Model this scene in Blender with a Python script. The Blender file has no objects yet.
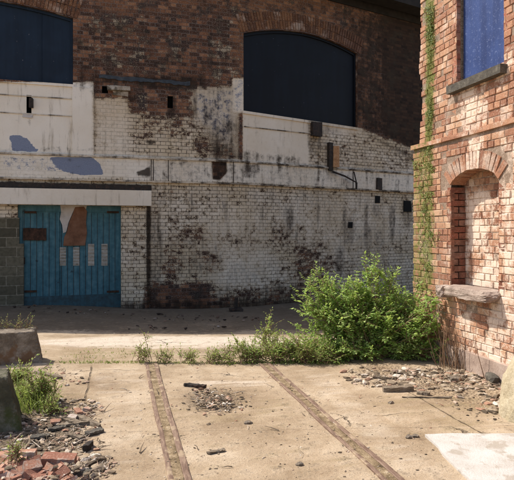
import bpy, math, random
import numpy as np
from mathutils import Vector, Matrix, noise as mnoise
random.seed(7); np.random.seed(7)
sc = bpy.context.scene
COL = sc.collection
# ---------------------------------------------------------------- camera model
F, CU, CV, H, TH = 560.0, 257.0, 230.0, 1.74, math.radians(13.9)
cT, sT = math.cos(TH), math.sin(TH)
def c2w(X, Z): return (X*cT + Z*sT, -X*sT + Z*cT)
def proj(x, y, z):
    X = x*cT - y*sT; Z = np.maximum(x*sT + y*cT, .05)
    return CU + F*X/Z, CV - F*(z-H)/Z
def G(u, v, h=0.0):                      # place on the ground seen at u,v
    Z = F*(H-h)/(v-CV); x, y = c2w((u-CU)/F*Z, Z); return Vector((x, y, h))
def ray(u):
    a = (u-CU)/F; return (a*cT + sT, -a*sT + cT)
def drop(x, y):
    a = np.clip((x+3.0)/5.5, 0, 1); b = np.clip((y-9.0)/4.5, 0, 1)
    return -0.26*(a*a*(3-2*a))*(b*b*(3-2*b))
# ---------------------------------------------------------------- object helpers
def link(o): COL.objects.link(o); return o
def mesh(name, V, Fc, mat=None, parent=None, attrs=None, uv=None, smooth=False):
    me = bpy.data.meshes.new(name); me.from_pydata([tuple(map(float, v)) for v in V], [], [tuple(map(int, f)) for f in Fc])
    mats = mat if isinstance(mat, (list, tuple)) else [mat]
    for m in mats:
        if m: me.materials.append(m)
    if attrs:
        for k, (dom, a) in attrs.items():
            at = me.attributes.new(k, 'FLOAT', dom); at.data.foreach_set('value', np.asarray(a, dtype=np.float32))
    if uv is not None:
        l = me.uv_layers.new(name='UVMap'); idx = np.zeros(len(me.loops), dtype=np.int32); me.loops.foreach_get('vertex_index', idx)
        l.data.foreach_set('uv', np.asarray(uv, dtype=np.float32)[idx].ravel())
    if smooth: me.polygons.foreach_set('use_smooth', [True]*len(me.polygons))
    me.update()
    o = bpy.data.objects.new(name, me); link(o)
    if parent: o.parent = parent
    return o
def tag(o, label=None, cat=None, group=None, kind=None):
    if label: o['label'] = label
    if cat: o['category'] = cat
    if group: o['group'] = group
    if kind: o['kind'] = kind
    return o
def thing(name, label, cat, group=None, loc=(0,0,0)):
    o = bpy.data.objects.new(name, None); o.location = loc; o.empty_display_size = .2; link(o)
    return tag(o, label, cat, group)
def copy_tree(o, parent=None):
    c = o.copy(); COL.objects.link(c); c.parent = parent
    for ch in list(o.children): copy_tree(ch, c)
    return c
class MB:
    def __init__(s): s.V = []; s.F = []; s.A = {}; s.FA = []
    def add(s, V, Fc, fa=0.0):
        n = len(s.V); s.V += [tuple(v) for v in V]; s.F += [tuple(i+n for i in f) for f in Fc]; s.FA += [fa]*len(Fc)
    def box(s, c, d, M=None, fa=0.0, jit=0.0):
        x, y, z = d[0]/2, d[1]/2, d[2]/2
        P = [Vector((a*x, b*y, e*z)) for a in (-1, 1) for b in (-1, 1) for e in (-1, 1)]
        if jit: P = [p + Vector([random.uniform(-jit, jit) for _ in range(3)]) for p in P]
        if M is not None: P = [M @ p for p in P]
        P = [p + Vector(c) for p in P]
        s.add(P, [(0,1,3,2),(4,6,7,5),(0,4,5,1),(2,3,7,6),(0,2,6,4),(1,5,7,3)], fa)
    def tube(s, pts, r0, r1, n=5, fa=0.0):
        pts = [Vector(p) for p in pts]; rings = []
        for i, p in enumerate(pts):
            d = (pts[min(i+1, len(pts)-1)] - pts[max(i-1, 0)]).normalized()
            a = d.orthogonal().normalized(); b = d.cross(a); r = r0 + (r1-r0)*i/max(1, len(pts)-1)
            rings.append([p + (a*math.cos(2*math.pi*k/n) + b*math.sin(2*math.pi*k/n))*r for k in range(n)])
        V = [q for R in rings for q in R]; Fc = []
        for i in range(len(rings)-1):
            for k in range(n): Fc.append((i*n+k, i*n+(k+1) % n, (i+1)*n+(k+1) % n, (i+1)*n+k))
        Fc.append(tuple(range(n-1, -1, -1))); Fc.append(tuple(range(len(V)-n, len(V))))
        s.add(V, Fc, fa)
    def build(s, name, mat, parent=None, attr=None, smooth=False, extra=None):
        at = {attr: ('FACE', s.FA)} if attr else {}
        if extra: at.update(extra)
        return mesh(name, s.V, s.F, mat, parent, at, smooth=smooth)
def rockV(r, seed, sub=2, sq=(1,1,1), rough=.25, freq=1.2, boxy=0.0):
    import bmesh
    bm = bmesh.new(); bmesh.ops.create_icosphere(bm, subdivisions=sub, radius=1)
    off = Vector((seed*7.13, seed*3.7, seed*1.9)); V = []
    for v in bm.verts:
        d = v.co.normalized()
        if boxy: m = max(abs(d.x), abs(d.y), abs(d.z)); d = d.lerp(d/m, boxy)
        k = 1 + rough*mnoise.noise(d*freq+off) + rough*.35*mnoise.noise(d*freq*3.1+off)
        V.append(Vector((d.x*sq[0], d.y*sq[1], d.z*sq[2]))*r*k)
    Fc = [tuple(v.index for v in f.verts) for f in bm.faces]; bm.free()
    return V, Fc
ROCKS = [rockV(1, i, 1, (1, random.uniform(.5, .9), random.uniform(.25, .6)), .7, 1.9, .7) for i in range(14)]
def scatter_rock(mb, p, r, fa=None):
    V, Fc = random.choice(ROCKS); M = Matrix.Rotation(random.uniform(0, 6.28), 3, 'Z') @ Matrix.Rotation(random.uniform(-.4, .4), 3, 'X')
    mb.add([M @ (v*r) + Vector(p) for v in V], Fc, random.random() if fa is None else fa)
# ---------------------------------------------------------------- node helpers
class NT:
    def __init__(s, name):
        s.m = bpy.data.materials.new(name); s.m.use_nodes = True; s.t = s.m.node_tree; s.n = s.t.nodes; s.l = s.t.links
        s.n.clear(); s.out = s.n.new('ShaderNodeOutputMaterial'); s.b = s.n.new('ShaderNodeBsdfPrincipled')
        s.l.new(s.b.outputs[0], s.out.inputs[0]); s.b.inputs['Specular IOR Level'].default_value = .25
    def put(s, inp, v):
        if v is None: return
        if isinstance(v, bpy.types.NodeSocket): s.l.new(v, inp)
        elif isinstance(v, (tuple, list)):
            inp.default_value = tuple(v) + (1,) if (len(v) == 3 and inp.type == 'RGBA') else tuple(v)
        else: inp.default_value = v
    def math(s, op, a, b=None, c=None, clamp=False):
        n = s.n.new('ShaderNodeMath'); n.operation = op; n.use_clamp = clamp
        s.put(n.inputs[0], a); s.put(n.inputs[1], b)
        if c is not None: s.put(n.inputs[2], c)
        return n.outputs[0]
    def add(s, a, b): return s.math('ADD', a, b)
    def mul(s, a, b): return s.math('MULTIPLY', a, b)
    def sub(s, a, b): return s.math('SUBTRACT', a, b)
    def step(s, x, a, b, lo=0.0, hi=1.0):
        n = s.n.new('ShaderNodeMapRange'); n.interpolation_type = 'SMOOTHSTEP'
        s.put(n.inputs[0], x); n.inputs[1].default_value = a; n.inputs[2].default_value = b
        n.inputs[3].default_value = lo; n.inputs[4].default_value = hi
        return n.outputs[0]
    def mix(s, f, a, b, mode='MIX'):
        n = s.n.new('ShaderNodeMix'); n.data_type = 'RGBA'; n.blend_type = mode
        s.put(n.inputs[0], f); s.put(n.inputs[6], a); s.put(n.inputs[7], b); return n.outputs[2]
    def attr(s, name):
        n = s.n.new('ShaderNodeAttribute'); n.attribute_name = name; return n.outputs['Fac']
    def co(s, kind='Object'):
        n = s.n.new('ShaderNodeTexCoord'); return n.outputs[kind]
    def scale(s, v, sx, sy, sz):
        n = s.n.new('ShaderNodeMapping'); s.put(n.inputs[0], v); n.inputs['Scale'].default_value = (sx, sy, sz); return n.outputs[0]
    def noise(s, v, sc_, det=4, rough=.55, dist=0.0, out=0):
        n = s.n.new('ShaderNodeTexNoise'); s.put(n.inputs['Vector'], v); n.inputs['Scale'].default_value = sc_
        n.inputs['Detail'].default_value = det; n.inputs['Roughness'].default_value = rough; n.inputs['Distortion'].default_value = dist
        return n.outputs[out]
    def vor(s, v, sc_, feat='F1', out='Distance'):
        n = s.n.new('ShaderNodeTexVoronoi'); n.feature = feat; s.put(n.inputs['Vector'], v); n.inputs['Scale'].default_value = sc_
        return n.outputs[out]
    def ramp(s, f, stops):
        n = s.n.new('ShaderNodeValToRGB'); s.put(n.inputs[0], f); e = n.color_ramp.elements
        while len(e) < len(stops): e.new(.5)
        for el, (p, c) in zip(e, stops): el.position = p; el.color = (*c, 1)
        return n.outputs[0]
    def vadd(s, a, b, k):
        n = s.n.new('ShaderNodeVectorMath'); n.operation = 'MULTIPLY_ADD'
        s.put(n.inputs[0], b); n.inputs[1].default_value = (k, k, k); s.put(n.inputs[2], a); return n.outputs[0]
    def bump(s, h, dist, strength=1.0, nrm=None):
        n = s.n.new('ShaderNodeBump'); n.inputs['Strength'].default_value = strength; n.inputs['Distance'].default_value = dist
        s.put(n.inputs['Height'], h)
        if nrm is not None: s.put(n.inputs['Normal'], nrm)
        s.l.new(n.outputs[0], s.b.inputs['Normal']); return n.outputs[0]
    def fin(s, col, rough=.9):
        s.put(s.b.inputs['Base Color'], col); s.put(s.b.inputs['Roughness'], rough); return s.m

def mat_wall():                                     # weathered brick, paint, plaster of the far building
    t = NT('weathered_painted_brick'); uv = t.co('UV')
    wob = t.noise(uv, 3.0, 3, .6, 0, 1); uvd = t.vadd(uv, wob, .03)
    br = t.n.new('ShaderNodeTexBrick'); t.put(br.inputs['Vector'], uvd)
    for k, v in (('Scale', 1), ('Mortar Size', .0085), ('Mortar Smooth', .25), ('Bias', 0), ('Brick Width', .265), ('Row Height', .0925)): br.inputs[k].default_value = v
    br.inputs['Color1'].default_value = (0, 0, 0, 1); br.inputs['Color2'].default_value = (1, 1, 1, 1); br.inputs['Mortar'].default_value = (.5, .5, .5, 1)
    br.offset = .5; br.squash = .5; br.squash_frequency = 2
    rnd, mor = br.outputs['Color'], br.outputs['Fac']
    n1 = t.noise(uv, 8, 5, .72); n2 = t.noise(uv, 2.1, 4, .62); n3 = t.noise(uv, 42, 3, .75); nb = t.noise(uv, .7, 3, .6)
    streak = t.noise(t.scale(uv, 7, .9, 1), 1.0, 5, .65)
    pa, sm, gr, bl, wa = (t.attr(k) for k in ('paint', 'plain', 'grime', 'blue', 'warm'))
    # bare brick
    base = t.ramp(t.add(t.mul(rnd, .5), t.mul(n1, .55)), [(0, (.012, .009, .008)), (.38, (.035, .018, .013)), (.53, (.12, .05, .027)), (.7, (.23, .1, .05)), (1, (.48, .3, .19))])
    base = t.mix(t.mul(wa, .8), base, t.ramp(t.add(t.mul(rnd, .6), t.mul(n1, .4)), [(0, (.13, .055, .026)), (.5, (.24, .105, .045)), (1, (.32, .16, .07))]))
    base = t.mix(t.step(t.add(t.mul(n2, .6), t.mul(n1, .4)), .48, .6, 0, .85), base, (.035, .028, .026)); base = t.mix(t.step(n3, .54, .68, 0, .75), base, (.36, .3, .25)); base = t.mix(t.step(n3, .45, .3, 0, .6), base, (.03, .022, .02))
    base = t.mix(t.mul(mor, t.step(n2, .3, .6, .85, .3)), base, t.mix(n1, (.05, .042, .036), (.26, .23, .2)))
    # render skim (grey)
    # paint
    lum = t.add(t.mul(sub1(t, n1), 1.5), t.mul(sub1(t, n3), .8)); lum = t.add(lum, t.mul(sub1(t, rnd), .2)); lum = t.add(lum, t.mul(sub1(t, n2), .9))
    nos = t.sub(1.0, sm)
    lum = t.mul(lum, t.add(.45, t.mul(nos, .75)))
    cov = t.add(pa, lum); cov = t.sub(cov, t.mul(t.mul(mor, nos), .1))
    pm = t.step(cov, .42, .62)
    thin = t.step(cov, .5, .95)
    pcol = t.mix(thin, (.44, .36, .26), (.84, .77, .66)); pcol = t.mix(t.mul(wa, t.step(n1, .35, .65, .5, 1)), pcol, (.5, .33, .15))
    pcol = t.mix(t.mul(t.step(nb, .35, .65, .1, .75), t.add(.35, t.mul(nos, .65))), pcol, (.56, .44, .28))
    pcol = t.mix(t.step(streak, .54, .76, 0, .6), pcol, (.25, .19, .12))
    pcol = t.mix(t.mul(t.mul(mor, nos), t.step(n1, .38, .62, .95, .45)), pcol, (.07, .055, .04)); pcol = t.mix(t.mul(t.step(rnd, .55, 1, 0, .35), nos), pcol, (.36, .285, .2)); pcol = t.mix(t.step(n3, .58, .74, 0, .4), pcol, (.27, .19, .12))
    bcol = t.mix(t.step(t.add(bl, t.add(t.mul(sub1(t, n1), .5), t.mul(sub1(t, n3), .3))), .45, .55), pcol, t.mix(t.mul(n3, 1.0), (.1, .13, .22), (.3, .33, .4)))
    col = t.mix(pm, base, bcol)
    # grime: soot, damp, algae, plus shade painted by the pier and right facet
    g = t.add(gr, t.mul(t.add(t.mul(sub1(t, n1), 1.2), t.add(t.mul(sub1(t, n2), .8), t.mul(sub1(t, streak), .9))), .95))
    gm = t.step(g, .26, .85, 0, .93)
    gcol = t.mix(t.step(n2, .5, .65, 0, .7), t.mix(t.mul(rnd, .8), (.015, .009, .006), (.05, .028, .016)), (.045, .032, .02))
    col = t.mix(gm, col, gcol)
    spots = t.step(n1, .64, .7, 0, .8)
    col = t.mix(t.mul(spots, nos), col, (.06, .04, .03))
    h = t.add(t.mul(t.mul(mor, nos), -.8), t.add(t.mul(n1, .5), t.mul(n3, .25))); h = t.add(h, t.mul(pm, .3)); h = t.add(h, t.mul(t.mul(rnd, nos), .35))
    t.bump(h, .014, 1.0)
    return t.fin(col, .88)
def sub1(t, x): return t.sub(x, .5)

def mat_brick(name, stops, paintcol=(.78, .68, .6)):   # real bricks, one face attribute per brick
    t = NT(name); co = t.co('Object'); r = t.attr('rnd'); pa = t.attr('paint'); mo = t.attr('moss'); so = t.attr('soot')
    n1 = t.noise(co, 14, 6, .65); n2 = t.noise(co, 60, 4, .7); n3 = t.noise(co, 3.2, 5, .6)
    col = t.ramp(t.add(t.mul(r, .55), t.mul(n1, .5)), stops)
    col = t.mix(t.step(n1, .52, .68, 0, .6), col, (.16, .07, .045))
    col = t.mix(t.step(n2, .52, .7, 0, .55), col, (.6, .46, .35)); col = t.mix(t.step(n3, .5, .66, 0, .4), col, (.62, .5, .4)); col = t.mix(t.step(n2, .44, .3, 0, .6), col, (.14, .07, .045))
    c = t.add(pa, t.add(t.mul(sub1(t, n1), 1.1), t.add(t.mul(sub1(t, n3), 2.0), t.add(t.mul(sub1(t, n2), .8), t.mul(sub1(t, r), .12)))))
    pm = t.step(c, .36, .8)
    col = t.mix(t.mul(pm, .9), col, t.mix(n2, tuple(x*.85 for x in paintcol), paintcol))
    m = t.add(mo, t.add(t.mul(sub1(t, n1), .9), t.mul(sub1(t, n2), .6)))
    col = t.mix(t.step(m, .4, .7, 0, .85), col, t.mix(n1, (.06, .09, .015), (.2, .22, .045)))
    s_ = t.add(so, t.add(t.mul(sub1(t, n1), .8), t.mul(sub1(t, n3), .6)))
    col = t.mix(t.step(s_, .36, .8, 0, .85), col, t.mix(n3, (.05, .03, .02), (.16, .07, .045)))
    t.bump(t.add(t.mul(n1, .7), t.mul(n2, .4)), .008, 1.0)
    return t.fin(col, .9)
def mat_noise(name, stops, sc_=12, sc2=60, dist=.006, rough=.9, stretch=None, spots=None, spotcol=(.05, .04, .03)):
    t = NT(name); co = t.co('Object')
    v = t.scale(co, *stretch) if stretch else co
    n1 = t.noise(v, sc_, 6, .62); n2 = t.noise(co, sc2, 4, .65)
    col = t.ramp(t.add(t.mul(n1, .75), t.mul(n2, .28)), stops)
    if spots: col = t.mix(t.step(t.noise(co, spots, 5, .6), .53, .63, 0, .85), col, spotcol)
    t.bump(t.add(n1, t.mul(n2, .5)), dist); return t.fin(col, rough)
def mat_leaf(name, stops, trans=.35):
    t = NT(name); r = t.attr('rnd'); co = t.co('Object'); n = t.noise(co, 2.5, 3, .5)
    col = t.ramp(t.add(t.mul(r, .75), t.mul(n, .25)), stops)
    tr = t.n.new('ShaderNodeBsdfTranslucent'); t.put(tr.inputs[0], t.mix(.5, col, (.6, .72, .16)))
    mx = t.n.new('ShaderNodeMixShader'); mx.inputs[0].default_value = trans
    t.l.new(t.b.outputs[0], mx.inputs[1]); t.l.new(tr.outputs[0], mx.inputs[2]); t.l.new(mx.outputs[0], t.out.inputs[0])
    return t.fin(col, .55)
def mat_ground():
    t = NT('dusty_concrete'); co = t.co('Object')
    mo, di, pa, lo = (t.attr(k) for k in ('moss', 'dirt', 'pale', 'loose'))
    n1 = t.noise(co, 1.3, 6, .6); n2 = t.noise(co, 7, 6, .65); n3 = t.noise(co, 38, 5, .7); n4 = t.noise(co, 130, 3, .7)
    n5 = t.noise(t.scale(co, 1, 5, 1), 1.6, 5, .6)
    col = t.ramp(t.add(t.add(t.mul(n1, .55), t.mul(n2, .3)), t.mul(n3, .2)), [(.34, (.16, .105, .062)), (.45, (.31, .225, .14)), (.54, (.43, .325, .215)), (.64, (.57, .455, .325))])
    col = t.mix(t.step(t.add(pa, t.mul(sub1(t, n5), .9)), .35, .8, 0, .85), col, (.68, .575, .46))
    col = t.mix(t.step(t.add(mo, t.add(t.mul(sub1(t, n2), .9), t.mul(sub1(t, n5), 1.2))), .3, .8, 0, .75), col, (.25, .185, .085))
    col = t.mix(t.step(t.add(di, t.add(t.mul(sub1(t, n2), 1.3), t.mul(sub1(t, n3), .9))), .35, .75, 0, .85), col, (.085, .062, .04))
    col = t.mix(t.step(n3, .52, .7, 0, .6), col, (.2, .15, .1)); col = t.mix(t.step(n2, .5, .7, 0, .45), col, (.27, .2, .13))
    col = t.mix(t.step(n4, .57, .7, 0, .5), col, (.22, .15, .1))
    col = t.mix(t.step(n4, .42, .3, 0, .35), col, (.6, .5, .38))
    pits = t.vor(co, 23); pv = t.mul(t.step(pits, .16, .07), t.step(n2, .5, .62))
    col = t.mix(t.mul(pv, .7), col, (.09, .065, .045))
    # slab joints running with the rails and across
    sx = t.n.new('ShaderNodeSeparateXYZ'); t.put(sx.inputs[0], t.vadd(co, t.noise(co, 3, 3, .6, 0, 1), .05)); X, Y = sx.outputs[0], sx.outputs[1]
    def line(expr, w, a=.8): return t.mul(t.step(t.math('ABSOLUTE', expr), w, w*.35), a)
    vis = t.step(n2, .4, .55, .35, 1)
    near = t.step(Y, 7.6, 7.4)
    j = t.mul(t.mul(line(t.add(X, .30), .016), vis), near)
    j = t.math('MAXIMUM', j, t.mul(t.mul(line(t.sub(X, 3.05), .013), vis), near))
    j = t.math('MAXIMUM', j, t.mul(line(t.sub(t.add(Y, t.mul(X, .2)), 5.0), .007, .3), vis))
    col = t.mix(j, col, (.09, .065, .04))
    # cracks
    cr = t.vor(t.vadd(co, t.noise(co, 2.5, 4, .6, 0, 1), .35), .55, 'DISTANCE_TO_EDGE')
    cm = t.mul(t.step(cr, .006, .001), t.step(n1, .52, .62)); col = t.mix(t.mul(cm, .75), col, (.08, .06, .04))
    h = t.add(t.add(t.mul(n2, .8), t.mul(n3, .6)), t.mul(n4, .3)); h = t.sub(h, t.mul(t.add(j, t.add(cm, pv)), 1.0))
    h = t.add(h, t.mul(lo, t.mul(t.vor(co, 30), 1.6)))
    t.bump(h, .02, .9); return t.fin(col, .93)

M = {}
M['wall'] = mat_wall()
BR = [(0, (.12, .055, .035)), (.28, (.27, .12, .07)), (.5, (.41, .2, .115)), (.72, (.51, .3, .18)), (1, (.58, .42, .29))]
M['brick'] = mat_brick('sunlit_old_brick', BR, (.84, .67, .53))
M['brickred'] = mat_brick('red_brick', [(0, (.19, .055, .035)), (.4, (.33, .11, .065)), (.7, (.42, .18, .11)), (1, (.48, .33, .25))], (.6, .55, .5))
M['heap'] = mat_brick('dusty_heap_brick', [(0, (.15, .06, .04)), (.4, (.28, .125, .08)), (.65, (.38, .2, .13)), (1, (.46, .34, .26))], (.5, .43, .36))
M['archb'] = mat_brick('arch_brick', [(0, (.03, .014, .01)), (.4, (.1, .042, .02)), (.75, (.19, .085, .036)), (1, (.26, .13, .06))], (.4, .35, .3))
M['mortar'] = mat_noise('lime_mortar', [(.3, (.11, .075, .05)), (.5, (.27, .19, .13)), (.75, (.5, .4, .32))], 9, 70, .012)
M['sooty'] = mat_noise('sooty_soffit', [(.3, (.012, .011, .01)), (.7, (.035, .03, .025))], 6, 50)
M['slate'] = mat_noise('roof_slate', [(.3, (.05, .05, .055)), (.7, (.1, .1, .11))], 6, 50)
M['lead'] = mat_noise('lead_flashing', [(.3, (.02, .022, .024)), (.55, (.045, .055, .065)), (.8, (.1, .1, .09))], 9, 60, .01, .6)
M['stone'] = mat_noise('weathered_stone', [(.3, (.16, .13, .1)), (.5, (.33, .28, .22)), (.75, (.55, .5, .43))], 9, 55, .014, .9, None, 5, (.09, .075, .05))
M['darkstone'] = mat_noise('dark_slate_sill', [(.3, (.045, .04, .035)), (.55, (.1, .088, .07)), (.8, (.26, .23, .18))], 13, 60, .01)
M['palestone'] = mat_noise('bleached_stone', [(.3, (.28, .2, .15)), (.5, (.5, .41, .34)), (.75, (.72, .66, .58))], 9, 50, .02)
M['mossy'] = mat_noise('mossy_boulder', [(.3, (.15, .12, .08)), (.43, (.34, .28, .18)), (.56, (.47, .4, .28)), (.8, (.56, .5, .4))], 4, 40, .02, .95)
M['blockconc'] = mat_noise('old_concrete', [(.3, (.06, .045, .035)), (.5, (.17, .135, .1)), (.75, (.4, .34, .27))], 5, 45, .02, .95, None, 3.5, (.16, .085, .04))
M['mortarw'] = mat_brick('lime_mortar_washed', [(.2, (.1, .07, .05)), (.5, (.24, .17, .12)), (.8, (.45, .35, .27))], (.74, .57, .44))
M['sillstone'] = mat_noise('grey_pink_stone', [(.3, (.15, .11, .09)), (.5, (.34, .26, .21)), (.75, (.52, .43, .36))], 7, 50, .02)
M['mossblock'] = mat_noise('mossy_concrete', [(.3, (.03, .027, .018)), (.5, (.075, .07, .042)), (.75, (.22, .2, .15))], 5, 45, .03, .95, None, 4, (.06, .07, .02))
M['slab'] = mat_noise('pale_slab', [(.32, (.3, .25, .2)), (.43, (.44, .4, .35)), (.55, (.53, .5, .46)), (.75, (.58, .55, .51))], 2.2, 70, .01, .9, None, 5, (.36, .31, .25))
M['rail'] = mat_noise('rusty_rail', [(.3, (.085, .05, .032)), (.45, (.16, .1, .07)), (.6, (.25, .17, .12)), (.75, (.42, .32, .21))], 5, 90, .004, .7, (9, 1.6, 6), 6, (.36, .27, .175))
M['groove'] = mat_noise('groove_dirt', [(.3, (.06, .042, .024)), (.45, (.17, .12, .065)), (.57, (.3, .22, .13)), (.7, (.46, .37, .25))], 10, 70, .02)
M['rust'] = mat_noise('rusty_iron', [(.3, (.05, .025, .015)), (.5, (.2, .08, .03)), (.75, (.42, .2, .08))], 14, 70, .006)
M['ochre'] = mat_noise('ochre_clay', [(.3, (.2, .1, .05)), (.5, (.42, .22, .1)), (.8, (.5, .34, .22))], 14, 70, .006)
M['iron'] = mat_noise('black_iron', [(.3, (.01, .009, .009)), (.55, (.035, .026, .02)), (.7, (.1, .05, .03))], 14, 70, .006, .7)
M['void'] = mat_noise('black_soot', [(.3, (.004, .004, .004)), (.7, (.012, .011, .01))], 14, 70, .006)  # near-black colour standing in for darkness inside holes and behind the door
M['timber'] = mat_noise('weathered_timber', [(.3, (.06, .045, .03)), (.5, (.17, .13, .09)), (.75, (.4, .33, .25))], 5, 60, .008, .9, (2, 14, 14))
M['twig'] = mat_noise('dry_stem', [(.3, (.09, .05, .03)), (.5, (.2, .12, .07)), (.75, (.38, .26, .16))], 10, 60, .003)
M['ground'] = mat_ground()
GRN = [(0, (.08, .16, .03)), (.3, (.2, .33, .07)), (.6, (.36, .5, .14)), (1, (.6, .68, .3))]
M['leaf'] = mat_leaf('shrub_leaf', GRN, .48)
M['leafy'] = mat_leaf('yellow_green_leaf', [(0, (.1, .15, .03)), (.5, (.26, .34, .08)), (1, (.5, .54, .22))], .4)
M['grass'] = mat_leaf('grass_blade', [(0, (.05, .09, .018)), (.5, (.14, .2, .04)), (.85, (.3, .33, .1)), (1, (.5, .42, .2))], .3)
M['dead'] = mat_leaf('dry_leaf', [(0, (.1, .05, .02)), (.5, (.25, .14, .06)), (1, (.45, .3, .15))], .2)
def gravelmat(name, stops):
    t = NT(name); col = t.ramp(t.attr('rnd'), stops); n = t.noise(t.co('Object'), 60, 4, .7)
    col = t.mix(t.step(n, .5, .7, 0, .4), col, (.12, .08, .05)); t.bump(n, .006); return t.fin(col, .92)
M['gravel'] = gravelmat('rubble_mix', [(0, (.06, .045, .03)), (.3, (.2, .15, .1)), (.6, (.38, .3, .21)), (.72, (.36, .2, .13)), (.85, (.48, .4, .31)), (1, (.6, .53, .44))])
M['darkgravel'] = gravelmat('dark_litter', [(0, (.03, .022, .018)), (.6, (.09, .06, .045)), (.9, (.2, .12, .08)), (1, (.5, .45, .4))])
def mat_door():
    t = NT('blue_door_paint'); co = t.co('UV'); n1 = t.noise(co, 8, 6, .65); n2 = t.noise(co, 40, 4, .7); s = t.noise(t.scale(co, 14, 1.2, 1), 1, 5, .6)
    col = t.ramp(t.add(t.mul(n1, .5), t.mul(s, .5)), [(.3, (.025, .08, .105)), (.5, (.055, .15, .185)), (.7, (.12, .235, .265))])
    col = t.mix(t.step(n2, .64, .74, 0, .5), col, (.3, .28, .25)); col = t.mix(t.step(t.noise(co, 3.3, 5, .7), .63, .72, 0, .85), col, (.02, .025, .03))
    col = t.mix(t.step(t.add(t.attr('worn'), t.mul(sub1(t, n1), .5)), .4, .7, 0, .85), col, (.025, .028, .03))
    t.bump(t.add(n1, t.mul(n2, .5)), .004); return t.fin(col, .65)
M['door'] = mat_door()
M['darkrust'] = mat_noise('rusted_plate', [(.3, (.012, .01, .009)), (.5, (.05, .028, .018)), (.8, (.14, .065, .04))], 14, 70)
M['flake'] = mat_noise('peeling_white_paint', [(.3, (.32, .28, .24)), (.5, (.52, .47, .42)), (.75, (.62, .57, .52))], 6, 60)
M['hardboard'] = mat_noise('brown_hardboard', [(.3, (.09, .04, .022)), (.5, (.19, .09, .05)), (.75, (.26, .14, .085))], 6, 60)
M['slit'] = mat_noise('pale_louvre', [(.3, (.2, .19, .16)), (.6, (.42, .4, .35)), (.8, (.52, .49, .43))], 9, 60)
def mat_board(name, a, b, speck=.0, rough=.6):
    t = NT(name); co = t.co('Object'); n1 = t.noise(co, 1.7, 5, .6); n2 = t.noise(co, 26, 4, .7); st = t.noise(t.scale(co, 6, 6, .5), 1, 4, .6)
    col = t.mix(t.step(t.add(t.mul(n1, .5), t.mul(st, .5)), .38, .62), a, b)
    if speck: col = t.mix(t.step(n2, .55, .72, 0, speck), col, (.3, .36, .55)); col = t.mix(t.step(t.noise(co, 90, 3, .7), .62, .7, 0, speck*.8), col, (.45, .5, .66))
    else: col = t.mix(t.step(t.noise(co, 17, 2, .5), .74, .78, 0, .5), col, (.2, .2, .22))
    t.bump(n2, .002); return t.fin(col, rough)
M['navy'] = mat_board('navy_boarding', (.005, .012, .024), (.009, .02, .038))
M['navy2'] = mat_board('black_blue_boarding', (.0018, .0026, .005), (.003, .0048, .0095))
M['bluebd'] = mat_board('blue_boarding', (.018, .036, .12), (.036, .068, .2), .35)
M['cblock'] = None
def mat_cblock():
    t = NT('concrete_blockwork'); co = t.co('UV'); br = t.n.new('ShaderNodeTexBrick'); t.put(br.inputs['Vector'], t.vadd(co, t.noise(co, 4, 3, .6, 0, 1), .02))
    for k, v in (('Scale', 1), ('Mortar Size', .012), ('Mortar Smooth', .2), ('Brick Width', .45), ('Row Height', .225)): br.inputs[k].default_value = v
    br.inputs['Color1'].default_value = (.085, .075, .05, 1); br.inputs['Color2'].default_value = (.16, .14, .095, 1); br.inputs['Mortar'].default_value = (.25, .22, .16, 1)
    n = t.noise(co, 12, 5, .65); col = t.mix(t.step(n, .4, .7, 0, .55), br.outputs[0], (.05, .045, .028))
    t.bump(t.add(t.mul(br.outputs['Fac'], -.7), n), .01); return t.fin(col, .95)
M['cblock'] = mat_cblock()

# ---------------------------------------------------------------- photo-space masks (evaluated on wall / ground points)
def poly(u, v, pts, soft=2.0):
    u = np.asarray(u, float); v = np.asarray(v, float); ins = np.zeros(u.shape, bool); d2 = np.full(u.shape, 1e9)
    n = len(pts)
    for i in range(n):
        x1, y1 = pts[i]; x2, y2 = pts[(i+1) % n]
        dx, dy = x2-x1, y2-y1; L = dx*dx+dy*dy+1e-9
        t = np.clip(((u-x1)*dx+(v-y1)*dy)/L, 0, 1); d2 = np.minimum(d2, (u-x1-t*dx)**2+(v-y1-t*dy)**2)
        c = ((y1 > v) != (y2 > v)); xi = (x2-x1)*(v-y1)/((y2-y1) if abs(y2-y1) > 1e-9 else 1e-9)+x1
        ins ^= (c & (u < xi))
    sd = np.where(ins, 1, -1)*np.sqrt(d2); return np.clip(.5+sd/(2*soft), 0, 1)
def rect(u, v, a, b, c, d, soft=2.0): return poly(u, v, [(a, c), (b, c), (b, d), (a, d)], soft)
def ell(u, v, cx, cy, rx, ry): return np.clip(1.3-((u-cx)/rx)**2-((v-cy)/ry)**2, 0, 1)
def lerp(a, b, m): return a+(b-a)*m
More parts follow.
